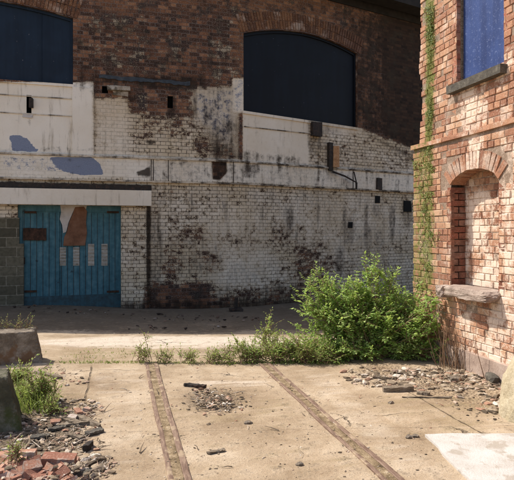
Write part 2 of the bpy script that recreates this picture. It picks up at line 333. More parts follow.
def wall_attrs(x, y, z):
    u, v = proj(x, y, z); o = np.ones_like(u)
    pa, sm, gr, bl, wa = .12*o, 0*o, .1*o, 0*o, .2*o
    # upper bare brick
    pa = lerp(pa, .33, rect(u, v, 78, 165, 15, 78, 10)); pa = lerp(pa, .25, rect(u, v, 150, 236, 15, 80, 14)); pa = lerp(pa, .38, rect(u, v, 215, 235, 15, 84, 5))
    wa = lerp(wa, .55, rect(u, v, 95, 420, -60, 14, 6)); wa = lerp(wa, .4, rect(u, v, 345, 430, 10, 150, 6)); wa = lerp(wa, .8, rect(u, v, 243, 330, -60, 32, 4)); wa = lerp(wa, .6, rect(u, v, 233, 246, -20, 80, 2))
    gr = lerp(gr, .36, rect(u, v, 74, 236, 16, 92, 8)); gr = lerp(gr, .3, rect(u, v, 94, 345, -60, 16, 5)); gr = lerp(gr, .52, ell(u, v, 130, 30, 60, 6)); gr = lerp(gr, .5, ell(u, v, 185, 62, 55, 10)); gr = lerp(gr, .38, ell(u, v, 215, 38, 30, 8)); gr = lerp(gr, .5, rect(u, v, 74, 94, 36, 86, 5))
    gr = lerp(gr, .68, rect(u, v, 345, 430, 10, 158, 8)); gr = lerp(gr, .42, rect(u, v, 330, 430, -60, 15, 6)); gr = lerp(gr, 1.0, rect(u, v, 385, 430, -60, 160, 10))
    gr = lerp(gr, .75, rect(u, v, 94, 205, 76, 89, 3)); gr = lerp(gr, .9, ell(u, v, 104, 90, 9, 6)); gr = lerp(gr, .8, ell(u, v, 132, 95, 5, 9)); gr = lerp(gr, .6, ell(u, v, 171, 104, 8, 12)); pa = lerp(pa, .3, rect(u, v, 126, 200, 86, 112, 5))
    # painted zones
    pa = lerp(pa, 1.15, rect(u, v, -900, 94, 82, 206, 1)); sm = lerp(sm, 1, rect(u, v, -900, 94, 82, 206, 1))
    pa = lerp(pa, .62, poly(u, v, [(94, 97), (128, 97), (131, 112), (236, 118), (236, 160), (94, 160)], 3)); sm = lerp(sm, .7, poly(u, v, [(94, 97), (128, 97), (128, 160), (94, 160)], 3))
    pa = lerp(pa, .85, poly(u, v, [(94, 100), (125, 100), (140, 140), (210, 140), (235, 150), (236, 165), (94, 165)], 4))
    gr = lerp(gr, .33, poly(u, v, [(130, 110), (236, 105), (236, 130), (160, 125)], 6))
    pa = lerp(pa, .55, rect(u, v, 195, 240, 86, 160, 3)); sm = lerp(sm, .8, rect(u, v, 190, 240, 88, 112, 4)); gr = lerp(gr, .3, rect(u, v, 195, 243, 88, 160, 5)); bl = lerp(bl, .42, rect(u, v, 190, 236, 90, 125, 7))
    bl = lerp(bl, .47, rect(u, v, 234, 244, 78, 112, 1)); pa = lerp(pa, 1, rect(u, v, 232.5, 244, 78, 112, 1)); sm = lerp(sm, 1, rect(u, v, 232.5, 244, 78, 160, 1)); gr = lerp(gr, .1, rect(u, v, 233, 243, 78, 108, 1)); gr = lerp(gr, .42, rect(u, v, 232, 243, 122, 160, 3))
    wh = [(243, 104), (310, 104), (357, 126), (374, 133), (390, 139), (430, 155), (430, 176), (243, 166)]
    pa = lerp(pa, .74, poly(u, v, wh, 1.2)); gr = lerp(gr, .16, poly(u, v, wh, 3))
    pa = lerp(pa, 1.15, poly(u, v, [(243.5, 104), (309, 104), (309, 168), (243.5, 165)], 1)); sm = lerp(sm, 1, poly(u, v, [(243.5, 104), (309, 104), (309, 168), (243.5, 165)], 1))
    sm = lerp(sm, .9, poly(u, v, [(309, 110), (357, 127), (368, 134), (320, 134)], 1.5)); gr = lerp(gr, .4, poly(u, v, [(318, 122), (340, 128), (340, 135), (320, 135)], 4))
    g1 = [(190, 96), (236, 84), (236, 150), (214, 140), (196, 120)]; pa = lerp(pa, .8, poly(u, v, g1, 6)); sm = lerp(sm, .9, poly(u, v, g1, 6)); bl = lerp(bl, .47, poly(u, v, g1, 7)); gr = lerp(gr, .5, poly(u, v, g1, 5))
    gr = lerp(gr, .62, poly(u, v, [(210, 125), (234, 118), (236, 165), (212, 165)], 4)); gr = lerp(gr, .6, poly(u, v, [(357, 129), (412, 153), (412, 160), (385, 146)], 2)); gr = lerp(gr, .55, poly(u, v, [(243, 150), (300, 158), (300, 168), (243, 166)], 3))
    wa = lerp(wa, .75, poly(u, v, [(94, 97), (134, 97), (128, 118), (94, 112)], 4)); wa = lerp(wa, .0, rect(u, v, -900, 93, 83, 180, 1)); wa = lerp(wa, .35, poly(u, v, [(94, 112), (150, 112), (140, 140), (94, 130)], 6))
    # band
    bd = [(-900, 118), (0, 152), (130, 155), (240, 160), (430, 173), (430, 193), (240, 183), (0, 178), (-900, 170)]
    pa = lerp(pa, .93, poly(u, v, bd, 1)); sm = lerp(sm, .85, poly(u, v, bd, 1)); gr = lerp(gr, .2, poly(u, v, bd, 1)); gr = lerp(gr, .4, rect(u, v, 150, 430, 155, 195, 2)*poly(u, v, bd, 1)); wa = lerp(wa, 0, poly(u, v, bd, 1))
    gr = lerp(gr, .42, poly(u, v, [(260, 160), (430, 172), (430, 194), (260, 186)], 4))
    gr = lerp(gr, .85, poly(u, v, [(137, 172), (150, 167), (151, 177), (138, 176)], .7)); gr = lerp(gr, .8, poly(u, v, [(212, 161), (226, 162), (227, 172), (220, 180), (213, 179)], 1.2)); pa = lerp(pa, .2, poly(u, v, [(212, 161), (226, 162), (227, 172), (220, 180), (213, 179)], 1.2))
    gr = lerp(gr, .7, ell(u, v, 250, 170, 9, 9)); gr = lerp(gr, .55, ell(u, v, 262, 181, 14, 3)); gr = lerp(gr, .5, ell(u, v, 281, 178, 5, 7))
    # lower painted brick
    lo = [(-900, 178), (120, 178), (240, 183), (430, 194), (430, 330), (-900, 330)]
    pa = lerp(pa, .78, poly(u, v, lo, 1)); sm = lerp(sm, .0, poly(u, v, lo, 1)); gr = lerp(gr, .08, poly(u, v, lo, 1)); wa = lerp(wa, .16, poly(u, v, lo, 1))
    sm = lerp(sm, .55, ell(u, v, 235, 250, 45, 45)); pa = lerp(pa, .88, ell(u, v, 235, 250, 45, 40)); sm = lerp(sm, .5, ell(u, v, 345, 225, 70, 35))
    pa = lerp(pa, .6, rect(u, v, 165, 300, 230, 250, 12)); pa = lerp(pa, .55, ell(u, v, 195, 232, 14, 8)); pa = lerp(pa, .55, ell(u, v, 205, 262, 22, 14)); pa = lerp(pa, .55, ell(u, v, 172, 268, 12, 18)); gr = lerp(gr, .36, ell(u, v, 190, 255, 40, 30))
    pa = lerp(pa, .12, rect(u, v, 147, 212, 284, 320, 5)); pa = lerp(pa, .5, rect(u, v, 212, 300, 290, 320, 6)); pa = lerp(pa, .5, ell(u, v, 312, 270, 24, 32)); gr = lerp(gr, .48, ell(u, v, 316, 275, 26, 34)); gr = lerp(gr, .4, ell(u, v, 296, 235, 12, 20))
    gr = lerp(gr, .47, rect(u, v, 147, 163, 205, 300, 5)); gr = lerp(gr, .95, rect(u, v, 146, 150.5, 205, 310, 1)); gr = lerp(gr, .24, rect(u, v, 260, 430, 184, 300, 20)); bl = lerp(bl, .4, rect(u, v, 121, 147, 206, 290, 2)); bl = lerp(bl, .3, rect(u, v, 147, 160, 215, 290, 5)); gr = lerp(gr, .36, ell(u, v, 240, 272, 30, 12)); gr = lerp(gr, .3, ell(u, v, 375, 250, 40, 22))  # strips right of pier: painted shade; right facet dimmed for weaker fill light
    gr = lerp(gr, .35, rect(u, v, 147, 430, 283, 330, 6)); gr = lerp(gr, .75, rect(u, v, -900, 430, 300, 340, 4)); gr = lerp(gr, .46, rect(u, v, 150, 420, 184, 190, 3)*(.5+.5*np.sin(u*.31)*np.sin(u*.113)))
    gr = lerp(gr, .55, ell(u, v, 290, 292, 30, 9)); gr = lerp(gr, .5, ell(u, v, 378, 240, 6, 16)); gr = lerp(gr, .55, ell(u, v, 288, 200, 5, 26)*.7); gr = lerp(gr, .5, ell(u, v, 330, 205, 3, 30)*.8); gr = lerp(gr, .45, ell(u, v, 353, 205, 2.5, 24)*.8)
    for (a, b, ra, rb) in ((315, 140, 9, 22), (332, 172, 7, 18), (377, 200, 7, 26), (350, 232, 6, 22), (407, 214, 7, 20), (30, 116, 4, 12), (170, 108, 6, 14), (318, 196, 3, 40), (262, 200, 3, 34), (225, 198, 4, 30), (192, 195, 3, 24), (290, 205, 5, 40), (345, 210, 3, 46), (366, 205, 3, 40), (392, 212, 4, 44), (340, 262, 6, 20), (368, 240, 5, 22)): gr = np.maximum(gr, .56*ell(u, v, a, b, ra, rb))
    gr = lerp(gr, .32, rect(u, v, 150, 430, 184, 205, 6))
    # blue flakes
    bl = lerp(bl, 1, poly(u, v, [(9, 136), (17, 135), (27, 138), (33, 146), (41, 152), (13, 151)], 1)); bl = lerp(bl, 1, poly(u, v, [(50, 157), (92, 157), (100, 164), (104, 175), (80, 175), (62, 171), (54, 165)], 1.2)); bl = lerp(bl, .46, poly(u, v, [(0, 152), (48, 156), (70, 176), (0, 172)], 4))
    gr = lerp(gr, .34, rect(u, v, -900, 94, 147, 153, 2)); gr = lerp(gr, .3, ell(u, v, 118, 90, 30, 8)); wa = lerp(wa, .5, rect(u, v, 94, 130, 96, 120, 3)); gr = lerp(gr, .3, ell(u, v, 30, 112, 4, 10)); gr = lerp(gr, .8, ell(u, v, 151, 142, 6, 3))
    return {'paint': ('POINT', pa), 'plain': ('POINT', sm), 'grime': ('POINT', gr), 'blue': ('POINT', bl), 'warm': ('POINT', wa)}

# ---------------------------------------------------------------- the far building
B0 = Vector((3.09, 14.34)); D1 = Vector((5.76, .29)).normalized(); D2 = Vector((4.91, 1.5)).normalized()
N1 = Vector((D1.y, -D1.x)); N2 = Vector((D2.y, -D2.x))
def wp(s, off=0.0):
    d, n = (D1, N1) if s < 0 else (D2, N2)
    if abs(s) < 1e-6: n = (N1+N2).normalized()
    p = B0 + d*s + n*off; return p.x, p.y
def s_at(u, off=0.0):
    rx, ry = ray(u); best = None
    for d, n, sg in ((D1, N1, -1), (D2, N2, 1)):
        o = B0 + n*off; det = rx*(-d.y)+ry*d.x; t = (o.x*(-d.y)+o.y*d.x)/det
        s = (t*rx-o.x)*d.x+(t*ry-o.y)*d.y
        if s*sg >= 0: return s
        best = s
    return best
def z_at(u, v):
    s = s_at(u); x, y = wp(s); Z = x*sT+y*cT; return H-(v-CV)*Z/F
def panel(name, mat, parent, s0, s1, zlo, zhi, off=0.0, opens=(), step=.06, thick=None, attrfn=wall_attrs, jag=0.0):
    """face of wall between s0..s1; zlo/zhi numbers or functions; opens = (sa, sb, zbot(s), ztop(s)); optional thickness"""
    f = lambda q, s: q(s) if callable(q) else q
    cuts = sorted({s0, s1, *[c for o in opens for c in (o[0], o[1]) if s0 < c < s1], *( [0.0] if s0 < 0 < s1 else [])})
    S = []
    for a, b in zip(cuts, cuts[1:]):
        n = max(1, int(math.ceil((b-a)/step))); S += [a+(b-a)*i/n for i in range(n)]
    S.append(cuts[-1]); V = []; Fc = []; UV = []
    def strip(a, b, za, zb, zc, zd):      # a: za..zb ; b: zc..zd
        n = max(1, int(math.ceil(max(zb-za, zd-zc)/step))); base = len(V)
        for s, lo, hi in ((a, za, zb), (b, zc, zd)):
            x, y = wp(s, off)
            for k in range(n+1):
                z = lo+(hi-lo)*k/n; V.append((x, y, z)); UV.append((s, z))
        for k in range(n): Fc.append((base+k, base+n+1+k, base+n+2+k, base+k+1))
    J = {s: (random.uniform(-jag, jag), random.uniform(-jag, jag)) for s in S}
    for a, b in zip(S, S[1:]):
        mid = (a+b)/2; seg = [(lambda s: f(zlo, s)+J.get(s, (0, 0))[0])]; 
        ops = [o for o in opens if o[0] < mid < o[1]]
        bounds = [(lambda s: f(zlo, s)+J[s][0])]
        for o in sorted(ops, key=lambda o: o[2](mid)): bounds += [o[2], o[3]]
        bounds.append(lambda s: f(zhi, s)+J[s][1])
        for lo, hi in zip(bounds[::2], bounds[1::2]): strip(a, b, lo(a), hi(a), lo(b), hi(b))
    if thick:
        for i, (a, b) in enumerate(zip(S, S[1:])):
            for fn, fl in ((lambda s: f(zlo, s)+J[s][0], 0), (lambda s: f(zhi, s)+J[s][1], 1)):
                base = len(V)
                for s in (a, b):
                    for of in (off, off-thick): x, y = wp(s, of); V.append((x, y, fn(s))); UV.append((s, fn(s)+(off-of)))
                Fc.append((base, base+1, base+3, base+2) if not fl else (base, base+2, base+3, base+1))
        for s in (S[0], S[-1]):
            base = len(V)
            for of in (off, off-thick):
                x, y = wp(s, of)
                for z in (f(zlo, s)+J[s][0], f(zhi, s)+J[s][1]): V.append((x, y, z)); UV.append((s+(off-of), z))
            Fc.append((base, base+1, base+3, base+2))
    A = np.array(V); at = attrfn(A[:, 0], A[:, 1], A[:, 2]) if attrfn else None
    return mesh(name, V, Fc, mat, parent, at, UV)
def reveal(V, Fc, path, off0, off1):
    for (sa, za), (sb, zb) in zip(path, path[1:]):
        base = len(V)
        for s, z in ((sa, za), (sb, zb)):
            for of in (off0, off1): x, y = wp(s, of); V.append((x, y, z))
        Fc.append((base, base+1, base+3, base+2))

factory = thing('brick_warehouse', 'long shaded brick warehouse across the yard, white paint peeling off its lower half', 'building', loc=(0, 14.2, 0))
factory_loc = Vector(factory.location)
FP = []                                            # parts get parented with the offset undone at the end
w1R = s_at(73); w1L = w1R-4.5; w1c = (w1R+w1L)/2
w2L = s_at(243.5); w2R = s_at(357.5); w2c = (w2L+w2R)/2
def arch(c, hw, zs, rise): return lambda s: zs+rise*max(0, 1-((s-c)/hw)**2)
A1 = arch(w1c, 2.25, 6.84, .25); A2 = arch(w2c+.15, (w2R-w2L)/2+.15, 6.92, .37)
S1 = lambda s: 5.23
S2 = lambda s: 4.87-.02*(s-w2L)
dL, dR = s_at(17), s_at(121); bL = s_at(-60)
door_top = 2.33
openings = [(w1L, w1R, S1, A1), (w2L, w2R, S2, A2), (s_at(-40), dR, lambda s: -1, lambda s: door_top)]
top = lambda s: float(np.interp(s, [-15, -9.2, -6.9, -3.5, 0, 12], [7.6, 7.6, 10.6, 10.6, 8.9, 8.9]))  # unseen skyline, raised section shaped to set the shadow edge on the yard
bl_holes = [(26.5, 31.5, 95, 113), (167.5, 173, 96, 108), (102, 108, 86, 93)]
for a, b, c, d in bl_holes:
    za, zb = z_at(a, d), z_at(a, c); openings.append((s_at(a), s_at(b), (lambda s, q=za: q), (lambda s, q=zb: q)))
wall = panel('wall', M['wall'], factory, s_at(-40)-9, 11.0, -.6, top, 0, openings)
ex = panel('wall', M['wall'], factory, 0, .001, -.6, -.55) if False else None
# reveals of windows and holes
for (sa, sb, zb, zt), dep in zip(openings, [.3, .3, .0, .25, .25, .25]):
    if dep == 0: continue
    V, Fc = [], []; n = 24
    path = [(sa, zb(sa)), (sb, zb(sb))] + [(sb+(sa-sb)*k/n, zt(sb+(sa-sb)*k/n)) for k in range(n+1)] + [(sa, zb(sa))]
    reveal(V, Fc, path, 0, -dep)
    if dep == .3: mesh('window_reveal', V, Fc, M['archb'], factory)
    else:
        base = len(V)
        for s, z in ((sa, zb(sa)), (sb, zb(sb)), (sb, zt(sb)), (sa, zt(sa))): V.append((*wp(s, -dep), z))
        Fc.append((base, base+1, base+2, base+3)); mesh('wall_hole', V, Fc, M['void'], factory)
def window(sa, sb, zb, zt, mat, label, seams):
    n = 30; V = []; Fc = []
    for k in range(n+1):
        s = sa+(sb-sa)*k/n; V += [(*wp(s, -.13), zb(s)-.01), (*wp(s, -.13), zt(s)+.01)]
    for k in range(n): Fc.append((2*k, 2*k+2, 2*k+3, 2*k+1))
    o = mesh('window', V, Fc, mat, factory); tag(o, label)
    mb = MB()
    for q in seams:
        s = sa+(sb-sa)*q; x, y = wp(s, -.122); mb = MB(); mb.box((x, y, (zb(s)+zt(s))/2), (.012, .02, zt(s)-zb(s)-.01)); mb.build('board_joint', mat, o)
    V = []; Fc = []; fo, w = -.085, .06                     # thin frame round the boarding
    path = [(sa, zb(sa))]+[(sa+(sb-sa)*k/n, zt(sa+(sb-sa)*k/n)) for k in range(n+1)]+[(sb, zb(sb))]
    cx, cz = (sa+sb)/2, (zb(sa)+zt((sa+sb)/2))/2
    for s, z in path:
        ds, dz = cx-s, cz-z; i_s = s+math.copysign(min(w, abs(ds)), ds); i_z = z-w if z > zb(sa)+.1 else z
        for a, b, of in ((s, z, fo), (i_s, i_z, fo), (i_s, i_z, -.13)): V.append((*wp(a, of), b))
    for k in range(len(path)-1):
        for j in (0, 1): Fc.append((3*k+j, 3*k+3+j, 3*k+4+j, 3*k+1+j))
    mesh('frame', V, Fc, mat, o)
    return o
window(w1L, w1R, S1, A1, M['navy'], 'wide arched window opening closed with navy blue boarding', (.2, .42, .63, .84))
window(w2L, w2R, S2, A2, M['navy2'], 'wide arched window opening closed with almost black boarding', ())
def voussoirs(sa, sb, zt, rings, ext):
    mb = MB(); A = {'paint': [], 'soot': []}
    n = int((sb-sa+2*ext)/.083)
    for r in range(rings):
        for k in range(n):
            s = sa-ext+(sb-sa+2*ext)*(k+.5)/n; e = .01; sl = (zt(min(max(s+e, sa), sb))-zt(min(max(s-e, sa), sb)))/(2*e)
            sc_ = min(max(s, sa), sb); z0 = zt(sc_)+.012+(s-sc_)*-.3*math.copysign(1, s-(sa+sb)/2)
            ang = math.atan(sl) if sa < s < sb else -math.copysign(.30, s-(sa+sb)/2)
            z = z0+.115+r*.235+random.uniform(-.008, .008)
            x, y = wp(s+math.sin(-ang)*(.1+r*.235), .0); d = D1 if s < 0 else D2; nn = N1 if s < 0 else N2
            Mx = Matrix(((d.x, nn.x, 0), (d.y, nn.y, 0), (0, 0, 1))) @ Matrix.Rotation(-ang, 3, 'Y')
            mb.box((x, y, z), (.068, .03+random.uniform(-.006, .01), .215), Mx, random.random(), .004)
            sx = x
            A['soot'] += [float(np.clip((s-1.2)*.22+.12, .12, .8))]*6
    A['paint'] = [.08]*len(A['soot'])
    mb.build('brick_arch', M['archb'], factory, 'rnd', extra={k: ('FACE', v) for k, v in A.items()})
voussoirs(w1L, w1R, A1, 2, .1); voussoirs(w2L, w2R, A2, 2, .1)
# ledges and the painted band between them
zU = lambda s: 3.53; zLo = lambda s: 2.965
sFar = s_at(-40)-9
panel('band', M['wall'], factory, sFar, 11, lambda s: 2.97, lambda s: 3.50, .045, step=.05, thick=.045)
def mossattr(x, y, z):
    o = np.ones_like(x); a = wall_attrs(x, y, z); u, v = proj(x, y, z); k = np.where(u < 200, .38, .62)+.25*np.sin(x*3.1)*np.sin(x*7.7); a['grime'] = ('POINT', k); a['plain'] = ('POINT', o); a['paint'] = ('POINT', .7*o); return a
panel('ledge', M['wall'], factory, sFar, 11, lambda s: 3.502, lambda s: 3.545, .085, step=.04, thick=.085, attrfn=mossattr, jag=.007)
panel('ledge', M['wall'], factory, sFar, 11, lambda s: 2.925, lambda s: 2.967, .08, step=.04, thick=.08, attrfn=mossattr, jag=.006)
mb = MB()                                          # vertical joints of the band and panels above
for u in (151, 153, 168, 233, 352):
    s = s_at(u); x, y = wp(s, .05); mb = MB(); mb.box((x, y, 3.235), (.016, .012, .53), jit=.004); mb.build('band_joint', M['iron'], factory)
# panel mouldings on the smooth paintwork left of centre
for (ua, ub, v0, v1, off) in ((-60, 71.5, 97, 97.7, .02), (-60, 71.5, 114.6, 115.3, .018)):
    z = z_at(40, v0); panel('moulding', M['wall'], factory, s_at(ua), s_at(ub), z-.012, z+.012, off, thick=off, attrfn=mossattr)
panel('pilaster', M['wall'], factory, s_at(72.3), s_at(93.5), 3.55, 5.18, .05, thick=.05)
panel('moulding', M['wall'], factory, s_at(243.8), s_at(312), lambda s: z_at(243.8, 126.6)-.012, lambda s: z_at(243.8, 126.6)+.014, .02, thick=.02, attrfn=mossattr)
panel('window_sill', M['wall'], factory, w2L-.02, w2R+.0, lambda s: S2(s)-.07, lambda s: S2(s)+.0, .035, thick=.33)
panel('window_sill', M['wall'], factory, w1L, w1R+.02, lambda s: 5.17, lambda s: 5.232, .035, thick=.33)
# lead flashing strip
V = []; Fc = []; n = 60
fl = panel('lead_flashing', M['lead'], factory, s_at(99), s_at(190), lambda s: z_at(150, 82.5)+.012*math.sin(s*5)+.008*math.sin(s*23), lambda s: z_at(150, 79)+.01*math.sin(s*9), .02, thick=.02, attrfn=None, jag=.009)
# flush pier beside the door, lintel canopy, blockwork, masonry over it
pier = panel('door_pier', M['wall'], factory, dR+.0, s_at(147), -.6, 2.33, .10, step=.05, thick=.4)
def linattr(x, y, z):
    o = np.ones_like(x); a = wall_attrs(x, y, z); a['paint'] = ('POINT', 1.1*o); a['plain'] = ('POINT', o); a['blue'] = ('POINT', 0*o)
    a['grime'] = ('POINT', .13*o+.14*(z < 2.37)); return a
panel('lintel', M['wall'], factory, sFar, s_at(150.5), 2.335, 2.71, .22, step=.05, thick=.42, attrfn=linattr)
V = []; Fc = []
panel('lintel_capping', M['iron'], factory, sFar, s_at(151), 2.712, 2.85, .13, thick=.13, attrfn=None, jag=.016)  # dark strip standing in for the shadowed gap between ledge and lintel
# recess behind door line: blockwork left of the door
blk = panel('blockwork', M['cblock'], factory, sFar, s_at(19), -.5, 2.03, -.02, thick=.1, attrfn=None, jag=0)
panel('blockwork', M['cblock'], factory, s_at(18.9), s_at(23.5), -.5, 1.42, -.023, thick=.1, attrfn=None)
panel('masonry_over_blockwork', M['wall'], factory, sFar, s_at(17.5), 2.032, 2.334, -.01, thick=.1)
V = []
for s, z in ((s_at(-40)-.1, -1), (dR+.1, -1), (dR+.1, 2.6), (s_at(-40)-.1, 2.6)): V.append((*wp(s, -.45), z))
mesh('dark_interior', V, [(0, 1, 2, 3)], M['void'], factory)
# garage door ----------------------------------------------------------
off = -.14
def worn(x, y, z): return {'worn': ('POINT', np.clip(.55-(z-.02)*1.6, 0, .8))}
door = panel('door', M['door'], factory, dL, dR, -.4, 2.335, off, thick=.04, attrfn=worn); tag(door, 'blue boarded double door with peeling patch and four small slits')
sm_ = (dL+dR)/2
mb = MB()
npl = 17
for k in range(npl+1):
    s = dL+(dR-dL)*k/npl; x, y = wp(s, off+.004); mb = MB(); mb.box((x, y, 1.1), (.006, .014, 2.1)); mb.build('board_joint', M['darkrust'], door)
rail_o = panel('door_rail', M['door'], door, dL, dR, -.3, .16, off+.035, thick=.03, attrfn=lambda x, y, z: {'worn': ('POINT', .6+0*x)})
panel('door_rail', M['door'], door, dL, dR, 2.18, 2.33, off+.03, thick=.028, attrfn=lambda x, y, z: {'worn': ('POINT', .05+0*x)})
panel('door_stile', M['door'], door, dL, dL+.1, .16, 2.18, off+.03, thick=.028, attrfn=lambda x, y, z: {'worn': ('POINT', .1+0*x)})
panel('door_stile', M['door'], door, dR-.1, dR, .16, 2.18, off+.03, thick=.028, attrfn=lambda x, y, z: {'worn': ('POINT', .1+0*x)})
panel('meeting_stile', M['door'], door, s_at(58)-.02, s_at(58)+.02, .16, 2.18, off+.03, thick=.028, attrfn=lambda x, y, z: {'worn': ('POINT', .3+0*x)})
panel('hatch', M['darkrust'], door, s_at(22.5), s_at(46), z_at(34, 240.5), z_at(34, 228), off+.035, thick=.03, attrfn=None, jag=.01)
def flat(name, mat, parent, pts, of, th=.006, label=None):
    V = [(*wp(s_at(u), of), z_at(u, v)) for u, v in pts]; n = len(V); V += [(*wp(s_at(u), of-th), z_at(u, v)) for u, v in pts]
    Fc = [tuple(range(n))]+[(i, i+n, (i+1) % n+n, (i+1) % n) for i in range(n)]; o = mesh(name, V, Fc, mat, parent)
    if label: o['label'] = label
    return o
flat('peeling_paint', M['flake'], door, [(60, 204.5), (87, 204.5), (86, 209), (75, 207), (72, 214), (68.5, 222), (66, 232), (63, 233), (62, 225), (59.5, 219), (61, 212)], off+.036)
flat('bare_board', M['hardboard'], door, [(75, 207), (84, 206.5), (87, 211), (86, 222), (87, 233), (85, 245.5), (63, 246), (64, 237), (67, 231), (69, 222), (72.5, 214)], off+.044)
for k, u0 in enumerate((59.5, 73, 88, 101.5)):
    va, vb = (247.5, 266) if k < 2 else (244, 266)
    so = panel('slit_vent', M['slit'], door, s_at(u0), s_at(u0+6.3), z_at(u0, vb), z_at(u0, va), off+.012, thick=.01, attrfn=None)
    mb = MB()
    for j in range(6):
        z = z_at(u0, vb)+(z_at(u0, va)-z_at(u0, vb))*(j+.5)/6; x, y = wp(s_at(u0+3.1), off+.016); mb = MB(); mb.box((x, y, z), (.15, .012, .014)); mb.build('louvre', M['stone'], door)
mb = MB(); x, y = wp(s_at(22.5), off+.05); mb.box((x, y, z_at(22, 261)), (.09, .05, .16)); mb.build('latch', M['iron'], door)
for (u_, w_) in ((24, 30), (112, 118)):
    for v_ in (212, 292):
        sa, sb = s_at(u_), s_at(u_+12); sa, sb = (sa, sb) if u_ < 60 else (s_at(107), s_at(119)); x, y = wp((sa+sb)/2, off+.04); mb = MB(); mb.box((x, y, z_at(u_, v_)), (sb-sa, .012, .05), Matrix.Rotation(math.atan2(D1.y, D1.x), 3, 'Z')); mb.build('strap_hinge', M['darkrust'], door)
# reveal/ceil behind lintel, and jamb board
# roof, gutter, side walls
mb = MB()
gp = [Vector((*wp(s, .28), 8.66)) for s in (-1.5, 0, 11)]
for a, b in zip(gp, gp[1:]):
    d = (b-a); L = d.length; ang = math.atan2(d.y, d.x); mb.box((a+b)/2+Vector((0, -.2, 0)), (L, .5, .3), Matrix.Rotation(ang, 3, 'Z'))
mb.build('gutter', M['sooty'], factory)
V = []; Fc = []
for s in (-1.5, 0, 11): V += [(*wp(s, .72), 8.66), (*wp(s, -.02), 8.66), (*wp(s, .72), 8.84), (*wp(s, -6), 12.9)]
for k in range(2): Fc += [(4*k, 4*k+1, 4*k+5, 4*k+4), (4*k, 4*k+4, 4*k+6, 4*k+2), (4*k+2, 4*k+6, 4*k+7, 4*k+3)]
mesh('roof', V, Fc, M['slate'], factory)
V = []; e = [(-13.9, 7.6), (-9.2, 7.6), (-6.9, 10.6), (-3.5, 10.6), (-1.5, 9.6)]
for s, z in e: V += [(*wp(s, .05), z+.005), (*wp(s, -8), z+.005)]
mesh('parapet_roof', V, [(2*k, 2*k+2, 2*k+3, 2*k+1) for k in range(4)], M['slate'], factory)  # out-of-view roof following the skyline shaped for its shadow
# dark timber fascia under the gutter
panel('fascia', M['sooty'], factory, 1.2, 11, lambda s: 8.36, 8.66, .05, thick=.05, attrfn=None)
# black iron box, pipe stub, ochre shard, brackets
def wbox(name, mat, u0, u1, v0, v1, dep, parent=factory, base=.0):
    sa, sb = s_at(u0), s_at(u1); z0, z1 = z_at((u0+u1)/2, v1), z_at((u0+u1)/2, v0)
    x, y = wp((sa+sb)/2, base+dep/2); d = D1 if sa < 0 else D2
    mb = MB(); mb.box((x, y, (z0+z1)/2), (sb-sa, dep, z1-z0), Matrix.Rotation(math.atan2(d.y, d.x), 3, 'Z'), jit=.012); return mb.build(name, mat, parent)
wbox('iron_box', M['iron'], 310.5, 320, 122.5, 136.5, .12)
wbox('clay_pipe', M['ochre'], 330.5, 336.5, 146.5, 167.5, .14)
wbox('pipe_bracket', M['iron'], 327, 330.6, 143, 171, .12)
wbox('iron_bracket', M['iron'], 29.5, 33, 99, 108, .09)
wbox('droppings', M['flake'], 22.5, 32.5, 114, 117.5, .03)
wbox('stone_corbel', M['stone'], 107, 130, 86.5, 91, .1); wbox('stone_corbel', M['stone'], 113, 128, 91.5, 96, .03)
mb = MB(); P1_ = Vector((*wp(s_at(330), .12), z_at(330, 172))); P2_ = Vector((*wp(s_at(352), .2), z_at(352, 183)))
mb.tube([P1_, (P1_+P2_)/2+Vector((0, 0, .03)), P2_], .03, .02); q = P2_; mb.tube([q, q+Vector((0, 0, -.2))], .035, .03); mb.tube([Vector((*wp(s_at(352), .09), z_at(352, 172))), q], .02, .02)
mb.build('broken_downpipe', M['iron'], factory)
wbox('clay_vent', M['void'], 403.5, 411, 201, 212, .02)
wbox('wall_tie', M['iron'], 375, 380, 178, 190, .1); wbox('wall_tie', M['void'], 375, 379.5, 196, 203, .02); wbox('wall_tie', M['void'], 348, 352, 222, 228, .02)
# offset undo for parts
for o in list(factory.children): o.location = -factory_loc

